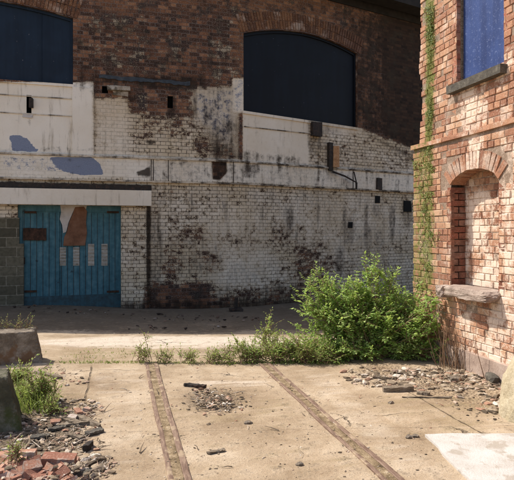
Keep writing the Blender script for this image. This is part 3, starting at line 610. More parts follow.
# ---------------------------------------------------------------- building on the right, real bricks
XP, XU = 4.23, 4.30                                # plinth face and upper face
def ry(u, X=XP):
    a, b = ray(u); return X/a*b
def rz(u, v, X=XP):
    a, b = ray(u); t = X/a; return H-(v-CV)*t/F
rb = thing('brick_building', 'sunlit red brick building on the right with a bricked-up arched niche and mossy corner', 'building', loc=(XP, 6, 0))
yc = ry(413)
zst = rz(413, 149)                                 # string course height
nYa, nYb = ry(450.5), ry(498.5)                    # niche far, near
nZt_side = rz(450, 187); nZap = rz(470, 171)
nZb = rz(455, 286)
niche_c, niche_h = (nYa+nYb)/2, (nYa-nYb)/2
def nich(y): 
    q = max(0, 1-((y-niche_c)/niche_h)**2); return nZt_side+(nZap-nZt_side+.02)*q**.6
wYa, wYb, wZb = ry(456.5, XU), ry(503.5, XU), rz(457, 85, XU)
def rattr(y, z, X):
    y = np.asarray(y, float); z = np.asarray(z, float); u, v = proj(X+0*y, y, z); o = np.ones_like(u)
    pa, mo, so = .24*o, 0*o, .2*o
    pa = lerp(pa, .36, poly(u, v, [(440, 90), (520, 60), (520, 120), (440, 145)], 8)); pa = lerp(pa, .75, poly(u, v, [(462, 95), (485, 88), (482, 165), (466, 165)], 7)); pa = lerp(pa, .45, rect(u, v, 490, 530, 60, 120, 8))
    so = lerp(so, .42, poly(u, v, [(455, 120), (530, 90), (530, 124), (455, 142)], 5)); so = lerp(so, .5, ell(u, v, 456, 168, 12, 26)); so = lerp(so, .42, ell(u, v, 500, 170, 14, 26)); so = lerp(so, .4, ell(u, v, 452, 120, 14, 20))
    pa = lerp(pa, .46, rect(u, v, 494, 530, 175, 300, 8)); pa = lerp(pa, .55, ell(u, v, 474, 165, 12, 14)); so = lerp(so, .3, rect(u, v, 440, 530, 150, 180, 12)); pa = lerp(pa, .5, poly(u, v, [(462, 300), (530, 250), (530, 400), (440, 400), (445, 300)], 10))
    so = lerp(so, .35, poly(u, v, [(470, 352), (530, 372), (530, 400), (450, 400)], 5)); so = lerp(so, .5, ell(u, v, 462, 345, 9, 24)); so = lerp(so, .4, ell(u, v, 448, 305, 6, 20)); so = lerp(so, .3, rect(u, v, 470, 530, 200, 360, 30))
    pa = lerp(pa, .12, rect(u, v, 410, 447, 150, 290, 4)); pa = lerp(pa, .22, rect(u, v, 410, 452, -50, 148, 4))
    band = poly(u, v, [(423, -60), (437, -60), (437, 60), (436, 150), (437, 285), (418, 300), (414, 150), (426, 140), (424, 60)], 4)
    mo = lerp(mo, .6, band); mo = lerp(mo, .85, poly(u, v, [(427, -60), (433, -60), (432, 100), (430, 290), (421, 290), (425, 150), (428, 60)], 3)); mo = lerp(mo, .58, poly(u, v, [(410, 148), (432, 143), (430, 290), (410, 292)], 4)); mo = lerp(mo, .3, ell(u, v, 442, 135, 12, 12)); mo = lerp(mo, .3, rect(u, v, 437, 450, 285, 350, 6))
    pa = pa*(1-mo*.8); return pa, mo, so
def brickwork(name, X, y0, y1, z0, z1, course=.086, L=.225, opens=(), face=-1, corner_jit=.0, mat='brick', parent=rb, attrf=rattr, tooth=None):
    """bricks laid in plane x=X facing -x; y0 (near) .. y1 (far corner)"""
    V = []; Fc = []; R = []; PC = []
    nz = int(round((z1-z0)/course)); j = .0045
    for k in range(nz):
        za, zb = z0+k*course+j, z0+(k+1)*course-j; zm = (za+zb)/2
        yend = y1+(tooth(zm) if tooth else 0)+random.uniform(-corner_jit, corner_jit)
        y = yend; first = True; hdr = k % 2
        while y > y0:
            l = L if k % 2 else L/2                              # English bond: stretcher and header courses
            if first and k % 2 == 0: l = L*.75
            if random.random() < .08: l *= random.choice([.5, .75])
            ya, yb = y-l+j, y-j; y -= l; first = False; hdr = False
            segs = [(ya, yb)]
            for (oa, ob, fb, ft, grow) in opens:       # oa<ob
                new = []
                for a, b in segs:
                    lo, hi = oa, ob
                    if zb < fb or True:
                        # half-width of the opening at this course
                        ys = [oa+(ob-oa)*q/40 for q in range(41)]; inside = [q for q in ys if fb-.001 <= zm <= ft(q)+grow]
                        if not inside: new.append((a, b)); continue
                        lo, hi = inside[0]-(grow if ft(oa) < zm else 0), inside[-1]+(grow if ft(ob) < zm else 0)
                    if b <= lo or a >= hi: new.append((a, b)); continue
                    if a < lo: new.append((a, lo-.004))
                    if b > hi: new.append((hi+.004, b))
                segs = new
            for a, b in segs:
                if b-a < .025: continue
                prot = random.gauss(0, .004)-(.014 if random.random() < .025 else 0); r = random.random(); c = .006
                xf = X-prot; base = len(V); jj = lambda: random.uniform(-.0025, .0025)
                V += [(X+.06, a, za), (X+.06, b, za), (X+.06, b, zb), (X+.06, a, zb)]
                V += [(xf+c, a+jj(), za+jj()), (xf+c, b+jj(), za+jj()), (xf+c, b+jj(), zb+jj()), (xf+c, a+jj(), zb+jj())]
                V += [(xf+jj(), a+c+jj(), za+c), (xf+jj(), b-c+jj(), za+c), (xf+jj(), b-c, zb-c+jj()), (xf+jj(), a+c, zb-c+jj())]
                for t in (0, 4):
                    for q in range(4): Fc.append((base+t+q, base+t+(q+1) % 4, base+t+4+(q+1) % 4, base+t+4+q))
                Fc.append((base+8, base+9, base+10, base+11)); R += [r]*9; 
    A = np.array(V); pa, mo, so = attrf(A[:, 1], A[:, 2], X)
    return mesh(name, V, Fc, M[mat], parent, {'rnd': ('FACE', R), 'paint': ('POINT', pa), 'moss': ('POINT', mo), 'soot': ('POINT', so)})
def yzpanel(name, X, y0, y1, z0, z1, opens, mat, parent=rb):
    V = []; Fc = []; cuts = sorted({y0, y1, *[c for o in opens for c in o[:2]]})
    for a, b in zip(cuts, cuts[1:]):
        n = max(1, int((b-a)/.05))
        for i in range(n):
            p, q = a+(b-a)*i/n, a+(b-a)*(i+1)/n; mid = (p+q)/2
            o = [o for o in opens if o[0] < mid < o[1]]
            spans = [(z0, z0, z1, z1)] if not o else [(z0, z0, o[0][2], o[0][2]), (o[0][3](p), o[0][3](q), z1, z1)]
            for s0, s1, t0, t1 in spans:
                m = max(1, int((t0-s0)/.07)); k = len(V)
                for j in range(m+1): V += [(X, p, s0+(t0-s0)*j/m), (X, q, s1+(t1-s1)*j/m)]
                for j in range(m): Fc.append((k+2*j, k+2*j+1, k+2*j+3, k+2*j+2))
    A = np.array(V); pa, mo, so = rattr(A[:, 1], A[:, 2], X)
    if name == 'mortar' and abs(X-XP-DEP_) < .03: pa = pa*0+.6
    return mesh(name, V, Fc, M[mat], parent, {'rnd': ('POINT', pa*0+.5), 'paint': ('POINT', pa), 'moss': ('POINT', mo), 'soot': ('POINT', so)})
DEP_ = .22
def yzpanel_plain(name, X, y0, y1, z0, z1, opens, mat, parent=rb):
    cuts = sorted({y0, y1, *[c for o in opens for c in o[:2]]}); V = []; Fc = []
    for a, b in zip(cuts, cuts[1:]):
        n = max(1, int((b-a)/.04))
        for i in range(n):
            p, q = a+(b-a)*i/n, a+(b-a)*(i+1)/n; mid = (p+q)/2
            o = [o for o in opens if o[0] < mid < o[1]]
            spans = [(z0, z0, z1, z1)] if not o else [(z0, z0, o[0][2], o[0][2]), (o[0][3](p), o[0][3](q), z1, z1)]
            for s0, s1, t0, t1 in spans:
                k = len(V); V += [(X, p, s0), (X, q, s1), (X, q, t1), (X, p, t0)]; Fc.append((k, k+1, k+2, k+3))
    return mesh(name, V, Fc, M[mat], parent)
nich_open = (nYb, nYa, nZb, nich, .0)
Y0 = 2.6
brickwork('wall', XP, Y0, yc, -.05, zst-.03, opens=[(nYb, nYa, nZb, nich, .235)], corner_jit=.012)
yzpanel('mortar', XP+.008, Y0, yc-.01, -.1, zst, [nich_open], 'mortarw')
rst = lambda s: s
tooth = lambda z: float(np.interp(z, [zst, zst+.2, 3.4, 3.75, 3.95, 4.0, 4.3, 4.32, 6.9], [.02, .0, -.05, -.06, -.045, .02, .015, -.01, -.01]))
win_open = (wYb, wYa, wZb, lambda y: 6.1, .0)
ycu = ry(419.5, XU)
brickwork('wall', XU, Y0, ycu, zst+.05, 6.9, opens=[(wYb, wYa, wZb-.0, lambda y: 6.1, .0)], corner_jit=.014, tooth=tooth)
yzpanel('mortar', XU+.008, Y0, ycu-.07, zst, 6.92, [win_open], 'mortarw')
# string course: projecting, worn bricks set on edge
V = []; mb = MB(); y = yc+.008; at = []
while y > Y0:
    l = random.uniform(.2, .6)
    mb.box((XP+.025+random.uniform(-.008, .006), y-l/2, zst+.008+random.uniform(-.004, .004)), (.11, l-.004, .06), None, random.random(), .006)
    u, v = proj(XP, y, zst); at += [float(np.clip(.5-(u-413)/40, 0, .5))]*6; y -= l
mb.build('string_course', M['brick'], rb, 'rnd', extra={'moss': ('FACE', at), 'paint': ('FACE', [.3]*len(at)), 'soot': ('FACE', [.35]*len(at))})
# niche: reveals, infill brick face, arch voussoirs
DEP = .22
infill = brickwork('niche_infill', XP+DEP, nYb-.02, nYa+.1, nZb-.08, nZap+.06, attrf=lambda y, z, X: (lerp(.62, .3, np.clip((np.asarray(z)-nZt_side+.12)/.12, 0, 1)), 0*np.asarray(y), lerp(.1, .55, np.clip((np.asarray(z)-nZt_side+.15)/.12, 0, 1))))  # darker, less whitewash toward the top: arch shadow painted into soot and paint
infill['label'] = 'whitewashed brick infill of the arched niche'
yzpanel('mortar', XP+DEP+.008, nYb-.02, nYa+.1, nZb-.1, nZap+.1, [], 'mortarw')
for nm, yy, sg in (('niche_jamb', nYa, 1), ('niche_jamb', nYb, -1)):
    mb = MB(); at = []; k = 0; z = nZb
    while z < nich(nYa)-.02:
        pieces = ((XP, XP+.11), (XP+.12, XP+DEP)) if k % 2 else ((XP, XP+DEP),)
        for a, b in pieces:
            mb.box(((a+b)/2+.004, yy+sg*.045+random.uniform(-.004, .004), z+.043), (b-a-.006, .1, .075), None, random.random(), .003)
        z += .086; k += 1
    o = mb.build(nm, M['brickred'], rb, 'rnd', extra={'soot': ('FACE', [.6]*len(mb.F))})  # heavy soot value stands for shade on the jamb faces
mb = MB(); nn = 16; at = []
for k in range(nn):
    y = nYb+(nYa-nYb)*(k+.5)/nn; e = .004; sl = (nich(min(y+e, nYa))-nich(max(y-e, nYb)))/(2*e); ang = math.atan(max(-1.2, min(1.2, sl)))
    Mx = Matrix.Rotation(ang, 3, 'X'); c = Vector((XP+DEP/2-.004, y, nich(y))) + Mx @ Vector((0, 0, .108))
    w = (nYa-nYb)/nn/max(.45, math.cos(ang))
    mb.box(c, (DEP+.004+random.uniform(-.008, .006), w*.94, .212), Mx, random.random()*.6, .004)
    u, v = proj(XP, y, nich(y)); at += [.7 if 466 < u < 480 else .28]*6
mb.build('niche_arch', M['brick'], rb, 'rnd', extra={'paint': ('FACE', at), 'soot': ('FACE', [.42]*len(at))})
# broken stone sill of the niche, two pieces
def rough_block(name, c, d, mat, parent, seed, rough=.1, freq=2.2, tap=0.0, rot=0.0, sub=4, boxy=.8):
    V, Fc = rockV(1, seed, sub, (1, 1, 1), rough, freq, boxy)
    R = Matrix.Rotation(rot, 3, 'Z'); out = []
    for v in V:
        t = 1-tap*(v.z+1)/2; out.append(R @ Vector((v.x*d[0]/2*t, v.y*d[1]/2*t, v.z*d[2]/2)) + Vector(c))
    o = mesh(name, out, Fc, mat, parent); return o
ya_, yb_ = ry(455), ry(500)
rough_block('sill_stone', (XP-.03, (ya_+yb_)/2, rz(478, 294)+.005), (.34, ya_-yb_+.03, .15), M['sillstone'], rb, 4, .10, 1.6, boxy=.7)
rough_block('sill_stone', (XP-.01, ry(449), rz(449, 291)), (.3, .17, .16), M['sillstone'], rb, 9, .16, 1.6, boxy=.7)
# upper window: sill, board, frame, reveal
sa, sb = ry(449, XU-.05), ry(503, XU-.05)
mb = MB(); mb.box((XU+.06, (sa+sb)/2, wZb-.055), (.3, sa-sb, .105), None, 0, .006); mb.build('window_sill', M['darkstone'], rb)
mb = MB(); mb.box((XU+.10, (wYa+wYb)/2, (wZb+6.1)/2), (.02, wYa-wYb+.02, 6.1-wZb)); wo = mb.build('window', M['bluebd'], rb); wo['label'] = 'tall window closed with faded blue boarding'
mb = MB(); mb.box((XU+.085, wYa-.01, (wZb+6.1)/2), (.05, .022, 6.1-wZb)); mb.build('frame', M['timber'], wo); 
mb = MB(); mb.box((XU+.085, wYb+.008, (wZb+6.1)/2), (.05, .016, 6.1-wZb)); mb.build('frame', M['timber'], wo)
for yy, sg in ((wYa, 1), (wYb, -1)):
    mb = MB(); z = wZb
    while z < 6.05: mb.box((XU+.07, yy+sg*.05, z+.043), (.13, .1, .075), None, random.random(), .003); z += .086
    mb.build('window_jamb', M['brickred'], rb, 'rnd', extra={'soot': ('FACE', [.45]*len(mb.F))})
# rest of the mass (closed box behind the face)
mb = MB(); mb.box((XU+3.55, (Y0+ycu)/2-.15, 3.4), (6.4, ycu-Y0-.02, 6.9)); mb.build('inner_mass', M['mortar'], rb)
mb = MB(); mb.box((XU+3.2, (Y0+ycu)/2-.1, 7.0), (6.9, ycu-Y0+.3, .16)); mb.build('roof', M['slate'], rb)
M['plinth'] = mat_noise('pinkish_plinth', [(.3, (.2, .14, .11)), (.5, (.38, .28, .22)), (.75, (.55, .45, .38))], 5, 50, .01)
rough_block('plinth', (XP-.02, 4.85, .1), (.075, 4.2, .27), M['plinth'], rb, 12, .012, 8, boxy=.985, sub=6)
for o in list(rb.children): o.location = -Vector(rb.location)

# ---------------------------------------------------------------- ground
def lin(a, b, n): return list(np.linspace(a, b, n))
gx = [-600, -250, -100, -40, -20, -12, -8] + lin(-6, 5, 200) + [6, 8, 12, 18, 30, 60, 120, 300, 600]
gy = [-600, -200, -60, -20, -8, -3, 0, 1.5] + lin(2.4, 16, 250) + [18, 22, 30, 60, 120, 300, 600]
GX, GY = np.meshgrid(gx, gy); X = GX.ravel(); Y = GY.ravel(); Zc = drop(X, Y)
def zn(x, y, f): return mnoise.noise(Vector((x*f, y*f, 3.3)))
rough = np.array([zn(a, b, .8)*.012+zn(a, b, 3.1)*.006 if -7 < a < 6 and 1 < b < 17 else 0 for a, b in zip(X, Y)])
u, v = proj(X, Y, Zc); inf = (Y > 2)
hole = ell(u, v, 216, 400, 30, 14)*inf
Zc = Zc+rough-hole*.03
kerb = poly(u, v, [(20, 362), (345, 365), (345, 600), (20, 600)], 2)
lip = poly(u, v, [(-200, 200), (600, 200), (600, 363), (-200, 361.5)], 1.2)*inf; Zc = Zc-lip*.02
mo = 0*X; di = 0*X; pa = 0*X; lo = 0*X
di = lerp(di, .3, rect(u, v, -50, 600, 366, 500, 6)); mo = lerp(mo, .3, rect(u, v, -50, 600, 390, 500, 20))
mo = lerp(mo, .5, ell(u, v, 100, 352, 55, 8)); mo = lerp(mo, .45, ell(u, v, 225, 410, 50, 14)); mo = lerp(mo, .4, ell(u, v, 275, 412, 40, 14)); mo = lerp(mo, .42, ell(u, v, 60, 395, 30, 16)); mo = lerp(mo, .42, ell(u, v, 430, 405, 60, 14)); mo = lerp(mo, .5, ell(u, v, 180, 345, 90, 2)); mo = lerp(mo, .45, ell(u, v, 470, 420, 50, 16))
mo = lerp(mo, .6, rect(u, v, 20, 350, 359, 363, 2))
pa = lerp(pa, .55, ell(u, v, 230, 383, 60, 5)); pa = lerp(pa, .5, ell(u, v, 120, 380, 30, 16)); pa = lerp(pa, .8, ell(u, v, 180, 341, 190, 8)); pa = lerp(pa, .42, rect(u, v, 90, 150, 366, 470, 10)); pa = lerp(pa, .45, poly(u, v, [(285, 366), (330, 366), (460, 480), (400, 480)], 8))
di = lerp(di, .55, ell(u, v, 30, 425, 62, 42)); di = lerp(di, .8, ell(u, v, 18, 440, 60, 30)); di = lerp(di, .6, ell(u, v, 216, 400, 30, 13)); di = lerp(di, .42, poly(u, v, [(370, 362), (600, 372), (600, 415), (440, 400), (350, 374)], 6)); di = lerp(di, .4, ell(u, v, 45, 372, 35, 8)); di = lerp(di, .5, rect(u, v, -300, 500, 296, 318, 6)); di = lerp(di, .5, ell(u, v, 240, 350, 60, 6)); di = lerp(di, .3, rect(u, v, -300, 420, 306, 336, 4)); di = lerp(di, .33, ell(u, v, 216, 381, 30, 3))
di = lerp(di, .8, rect(u, v, -300, 700, 250, 330, 2)); pa = pa*(1-rect(u, v, -300, 700, 250, 331, 2)); di = lerp(di, .9, rect(u, v, -300, 700, 250, 311, 4)); di = lerp(di, .7, poly(u, v, [(105, 324), (150, 318), (230, 320), (235, 333), (120, 333)], 4))  # dirt raised and pale cut inside the warehouse shadow, painting its shade darker
di = di*inf; pa = pa*inf
lo = lerp(lo, 1, ell(u, v, 30, 430, 60, 42)); lo = lerp(lo, 1, poly(u, v, [(370, 362), (600, 372), (600, 415), (440, 400), (350, 374)], 6))
nxg, nyg = len(gx), len(gy); Fc = [(j*nxg+i, j*nxg+i+1, (j+1)*nxg+i+1, (j+1)*nxg+i) for j in range(nyg-1) for i in range(nxg-1)]
g = mesh('ground', np.stack([X, Y, Zc], 1), Fc, M['ground'], None, {'moss': ('POINT', mo*inf), 'dirt': ('POINT', di), 'pale': ('POINT', pa), 'loose': ('POINT', lo*inf)}, smooth=True)
tag(g, kind='structure')
def gz(x, y): return float(drop(np.array(x), np.array(y)))+zn(x, y, .8)*.012+zn(x, y, 3.1)*.006
# rails
def tram_rail(xc, w, label):
    o = thing('tram_rail', label, 'rail', 'grooved rails set in the yard', (xc, 5, 0)); yE = G(150, 363).y if xc < 1 else G(262, 364).y
    n = 60
    def stripm(name, a, b, hz, mat, gap=False):
        V = []; Fc = []; N = n*3
        for i in range(N+1):
            y = -3+(yE+3)*i/N; e = lambda: (zn(xc*9, y, 1.7)*.012+random.uniform(-.001, .001))*(1 if name != 'groove' else 0)
            zz = hz+zn(xc, y, .8)*.012
            V += [(a+e(), y, zz-.05), (a+e(), y, zz-.003), (a+.008, y, zz), (b-.008, y, zz), (b+e(), y, zz-.003), (b+e(), y, zz-.05)]
        for i in range(N):
            for k in range(5): Fc.append((6*i+k, 6*i+k+1, 6*i+7+k, 6*i+6+k))
        return mesh(name, [(x-xc, y-5, z) for x, y, z in V], Fc, mat, o)
    stripm('running_rail', xc+w*.2, xc+w*.48, .015, M['rail']); stripm('check_rail', xc-w*.45, xc-w*.22, .014, M['rail']); stripm('groove', xc-w*.22-.004, xc+w*.2+.004, .0105, M['groove'])
    return o
tram_rail(.41, .17, 'rusty grooved rail on the left, running straight towards the blue door')
tram_rail(1.84, .165, 'rusty grooved rail on the right, running up to the large green shrub')
# ---------------------------------------------------------------- stones, slab, blocks
pts = [G(425, 436), G(452, 434.8), G(486, 435.3), G(530, 435), G(640, 436), G(700, 560), G(560, 560), G(505, 515), G(468, 480), G(458, 471), G(443, 456), G(438, 448)]
V = [(p.x, p.y, .016) for p in pts]+[(p.x, p.y, -.03) for p in pts]; n = len(pts)
tag(mesh('concrete_slab', V, [tuple(reversed(range(n)))]+[(i, (i+1) % n, (i+1) % n+n, i+n) for i in range(n)], M['slab']), 'flat bleached white concrete slab on the ground at the lower right', 'slab')
def block(u0, u1, vb, vt, depth, label, mat, seed, tap, width):
    Z = F*H/(vb-CV); hgt = (vb-vt)*Z/F; Xr = (u1-CU)/F*Z; x, y = c2w(Xr, Z); al = -TH-math.atan2(Xr, Z)
    wx, wy = math.cos(al), math.sin(al); x += -wx*width/2-wy*depth/2; y += -wy*width/2+wx*depth/2
    o = rough_block('concrete_block', (0, 0, hgt/2-.02), (width, depth, hgt+.04), mat, None, seed, .03, 2.0, tap, al, 5, .97)
    o.location = (x, y, 0); return tag(o, label, 'concrete block')
b1 = block(-40, 43, 362.5, 331, .42, 'squat weathered concrete block with weeds sprouting on top, at the left edge', M['blockconc'], 3, .16, 1.15)
b2 = block(-40, 23.5, 432, 378, .55, 'dark mossy concrete block nearest the brick heap, cut off by the left edge', M['mossblock'], 8, .4, .62)
V, Fc = rockV(1, 21, 4, (.40, .38, .62), .22, 1.1); x, y = c2w(2.66, 5.25)
bo = mesh('boulder', [(v.x, v.y, v.z) for v in V], Fc, M['mossy'], smooth=False); bo.location = (x, y, .02); tag(bo, 'yellowish lichen-covered boulder against the right edge below the brick building', 'boulder')
# rubble as stuff
def rubble(name, label, spots, rr, N, mat='gravel', pw=1.8):
    mb = MB()
    for (u0, v0, ru, rv), n_ in zip(spots, N):
        for _ in range(n_):
            a = random.uniform(0, 6.28); q = math.sqrt(random.random())**1.1; u_, v_ = u0+ru*q*math.cos(a), v0+rv*q*math.sin(a)
            p = G(u_, v_); 
            if p.x > XP-.03: continue
            r = rr[0]+(rr[1]-rr[0])*random.random()**pw*1.0; p.z = gz(p.x, p.y)+r*.22; scatter_rock(mb, p, r)
    o = mb.build(name, M[mat], None, 'rnd'); tag(o, label, 'rubble', None, 'stuff'); return o
rubble('rubble', 'loose stones and mortar crumbs along the foot of the right building', [(440, 380, 95, 12), (480, 377, 50, 10), (430, 375, 60, 5), (490, 400, 40, 20), (400, 372, 60, 5)], (.006, .05), [620, 480, 330, 270, 120], pw=4)
rubble('pothole_rubble', 'crushed brick and stones in the shallow hole between the rails', [(212, 400, 17, 7), (220, 404, 24, 8), (200, 391, 14, 2), (215, 402, 38, 14)], (.003, .028), [200, 170, 40, 160], pw=3.5)
rubble('gravel', 'grit and chippings around the brick heap at lower left', [(40, 425, 60, 18), (70, 408, 35, 10), (30, 455, 70, 25), (95, 465, 22, 12), (50, 380, 40, 8)], (.006, .035), [600, 280, 600, 160, 100], pw=3)
rubble('grit', 'small grit scattered over the concrete yard', [(250, 425, 300, 60), (250, 345, 260, 18)], (.003, .014), [900, 160], pw=3)
# individual bigger stones on the yard
for (u_, v_, r_, lb) in [(409, 437, .035, 'small dark pebble on bare concrete left of the white slab'), (416, 436, .03, 'small dark pebble nearest the white slab corner'), (456, 381, .09, 'largest dark stone in the rubble by the right wall'), (391, 403, .03, 'small dark stone on open concrete below the timber boards'), (248, 423, .035, 'lone dark chip between the rails, right of the pothole'), (300, 465, .03, 'lone dark chip just left of the right rail')]:
    V, Fc = rockV(1, u_, 2, (1, .8, .5), .5, 1.3); p = G(u_, v_); o = mesh('stone', [v*r_ for v in V], Fc, M['blockconc']); o.location = (p.x, p.y, gz(p.x, p.y)+r_*.25); tag(o, lb, 'stone')
# timber pieces
def plank(pA, pB, w, h, label, mat='timber', name='timber_board', lift=.0):
    a, b = G(*pA), G(*pB); d = b-a; L = d.length; n = 10; V = []; Fc = []
    for i in range(n+1):
        x = -L/2+L*i/n; e = lambda: random.uniform(-.006, .006); k = 1-.5*(abs(2*i/n-1)**8)
        V += [(x, -w/2*k+e(), e()*.4), (x, w/2*k+e(), e()*.4), (x, w/2*k+e(), h+e()), (x, -w/2*k+e(), h+e())]
    for i in range(n):
        for k in range(4): Fc.append((4*i+k, 4*i+(k+1) % 4, 4*i+4+(k+1) % 4, 4*i+4+k))
    Fc += [(3, 2, 1, 0), tuple(4*n+k for k in range(4))]
    o = mesh(name, V, Fc, M[mat]); m = (a+b)/2; o.location = (m.x, m.y, gz(m.x, m.y)+lift); o.rotation_euler = (0, 0, math.atan2(d.y, d.x)); return tag(o, label, 'timber')
plank((383, 392), (413, 390.5), .09, .05, 'thick grey timber offcut lying in front of the shrub')
plank((417, 394), (430, 395.5), .07, .03, 'short timber stub at the right end of the thick offcut')
plank((402, 398), (452, 398.5), .02, .012, 'thin lath lying on the concrete below the thick offcut')
plank((362, 378), (392, 379), .03, .02, 'pale thin batten close under the shrub')
plank((207, 454), (225, 450.5), .035, .012, 'flat dark splinter between the rails near the bottom', lift=.005)
plank((184, 386), (206, 388), .07, .03, 'charred dark stick on the far rim of the pothole', 'iron')
plank((35, 373), (62, 379), .05, .03, 'weathered stick beside the squat concrete block')
plank((70, 414), (100, 428), .05, .03, 'broken batten lying across the dark rubble at left')
plank((55, 428), (92, 424), .04, .03, 'grey batten end in the dark rubble left of the rails')
plank((84, 452), (92, 446), .04, .05, 'black charred stub right of the brick heap', 'iron')
p = G(496, 382.5); V, Fc = rockV(1, 5, 2, (.12, .06, .055), .12, 1.3, .6); o = mesh('dark_stone', V, Fc, M['darkstone']); o.location = (p.x-.05, p.y, .055); o.rotation_euler = (0, 0, 1.2); tag(o, 'dark brick lump lying against the foot of the right wall', 'stone')
# iron stump by the far wall
p = G(236, 308.5); x, y = c2w((236-CU)/F*13.9, 13.9); z0 = -.28
st = thing('iron_post', 'short rusty iron post standing before the far wall', 'post', loc=(x, y, z0))
mb = MB(); mb.tube([(0, 0, 0), (0, 0, .16), (.01, 0, .34)], .05, .045, 8); mb.build('shaft', M['iron'], st)
mb = MB(); mb.box((0, 0, .03), (.3, .25, .1), None, 0, .03); mb.build('base', M['iron'], st)
# debris along the far wall foot
rubble('wall_foot_rubble', 'dark fallen mortar and litter along the foot of the far wall', [(215, 311, 75, 6), (120, 308, 60, 5), (60, 307, 50, 3), (170, 325, 60, 4)], (.004, .05), [150, 60, 50, 50], 'darkgravel', 4)
mb = MB()
for (u_, v_) in ((70, 309), (63, 310), (76, 308)):
    p = G(u_, v_); scatter_rock(mb, (p.x, p.y, gz(p.x, p.y)+.02), .05, 1.0)
for q, (u_, v_, u2, v2, lb) in enumerate([(48, 432, 66, 429, 'dark roof slate piece lying at the foot of the mossy block'), (62, 420, 80, 425, 'split grey lath crossing the middle of the dark rubble'), (86, 436, 103, 431, 'pale splintered batten at the right edge of the dark rubble'), (66, 436, 84, 440, 'short charred batten below the middle of the dark rubble'), (30, 440, 50, 437, 'thin grey board lying just above the brick heap'), (56, 478, 82, 468, 'long thin dusty board lying along the lower edge of the brick heap'), (66, 482, 92, 472, 'second thin dusty board, nearest the bottom edge beside the brick heap')]):
    plank((u_, v_), (u2, v2), .05+.01*(q % 3), .02, lb, 'timber' if q % 2 else 'darkstone', lift=.01)
# brick heap: every brick its own object
def brick_mesh(seed, broken):
    random.seed(seed); L, W, Hh = .215, .1025, .065; n = 6; V = []; Fc = []
    cut = random.uniform(.45, .75) if broken else 1.0
    for i in range(n+1):
        x = -L/2+L*cut*i/n; jj = .012 if (broken and i == n) else .002
        for a, b in ((-1, -1), (1, -1), (1, 1), (-1, 1)):
            V.append((x+random.uniform(-jj, jj), a*(W/2-random.uniform(0, .004)), b*(Hh/2-random.uniform(0, .004))))
    for i in range(n):
        for k in range(4): Fc.append((4*i+k, 4*i+(k+1) % 4, 4*i+4+(k+1) % 4, 4*i+4+k))
    Fc += [(3, 2, 1, 0), tuple(4*n+k for k in range(4))]
    r = random.random()
    return V, Fc, r
heap_lbl = 'red brick lying among others in the heap at the lower left corner'
def put_brick(u_, v_, h, rz_, rx_=0, ry_=0, seed=0, broken=False, label=heap_lbl, group='bricks in the lower left heap', mat='brickred', sc_=1.0, paint=.15):
    V, Fc, r = brick_mesh(seed, broken); o = mesh('brick', V, Fc, M[mat], None, {'rnd': ('FACE', [r]*len(Fc)), 'paint': ('FACE', [paint]*len(Fc)), 'soot': ('FACE', [random.choice([.1, .25, .4, .55])]*len(Fc))})
    p = G(u_, v_, h); o.location = p; o.rotation_euler = (rx_, ry_, rz_); o.scale = (sc_,)*3; o['name_hint'] = 1; del o['name_hint']
    tag(o, label, 'brick', group); return o
rnd = random.Random(5); k = 0
rows = [(462, .03, 0, 70), (468, .05, -8, 62), (473, .07, -10, 68), (478, .08, -5, 80), (484, .06, -6, 90), (492, .05, -10, 95), (458, .03, 0, 34), (465, .06, 20, 75), (476, .1, 5, 60), (500, .06, 0, 100)]
for v0, h, ua, ub in rows:
    uu = ua
    while uu < ub:
        k += 1; br_ = rnd.random() < .4
        put_brick(uu, v0+rnd.uniform(-2.5, 2.5), h+rnd.uniform(-.01, .03), rnd.uniform(-1.2, .9)+(.1 if k % 3 else 1.5), rnd.uniform(-.7, .7), rnd.uniform(-.35, .35), 100+k, br_, paint=rnd.choice([.1, .2, .35, .55]), sc_=rnd.uniform(.5, .78), mat='heap')
        uu += rnd.uniform(7, 13)
put_brick(59, 460, .10, -.15, .1, .08, 900, False, 'pale orange brick lying across the top of the heap, the highest one', None, sc_=1.05, paint=.35, mat='heap')
put_brick(38, 466, .13, .5, .35, .1, 901, True, 'half brick with a white painted face near the top of the heap', None, sc_=.85, paint=.6, mat='heap')
for (u_, v_, h, a, lb, pt) in [(82, 412, .04, .5, 'broken red brick at the top of the dark rubble, right of the grass tuft', .1), (88, 409, .03, 1.3, 'pale brick fragment highest up in the dark rubble', .6), (75, 418, .03, -.4, 'white-coated brick fragment in the middle of the dark rubble', .9), (58, 422, .03, .2, 'small brick fragment at the foot of the grass tuft', .4)]:
    put_brick(u_, v_, h*.6, a, .2, .1, u_, True, lb, None, paint=pt, sc_=.6, mat='heap')
for (u_, v_, a, lb) in [(10, 455, .1, 'flat grey-pink brick at the far left edge of the heap'), (24, 454, -.1, 'flat red brick on the back row of the heap')]:
    put_brick(u_, v_, .04, a, 0, 0, u_+50, False, lb, None, paint=.45, sc_=.8, mat='heap')
rubble('brick_crumbs', 'broken brick crumbs under and around the brick heap', [(35, 474, 55, 16), (75, 470, 25, 12)], (.015, .06), [160, 70])

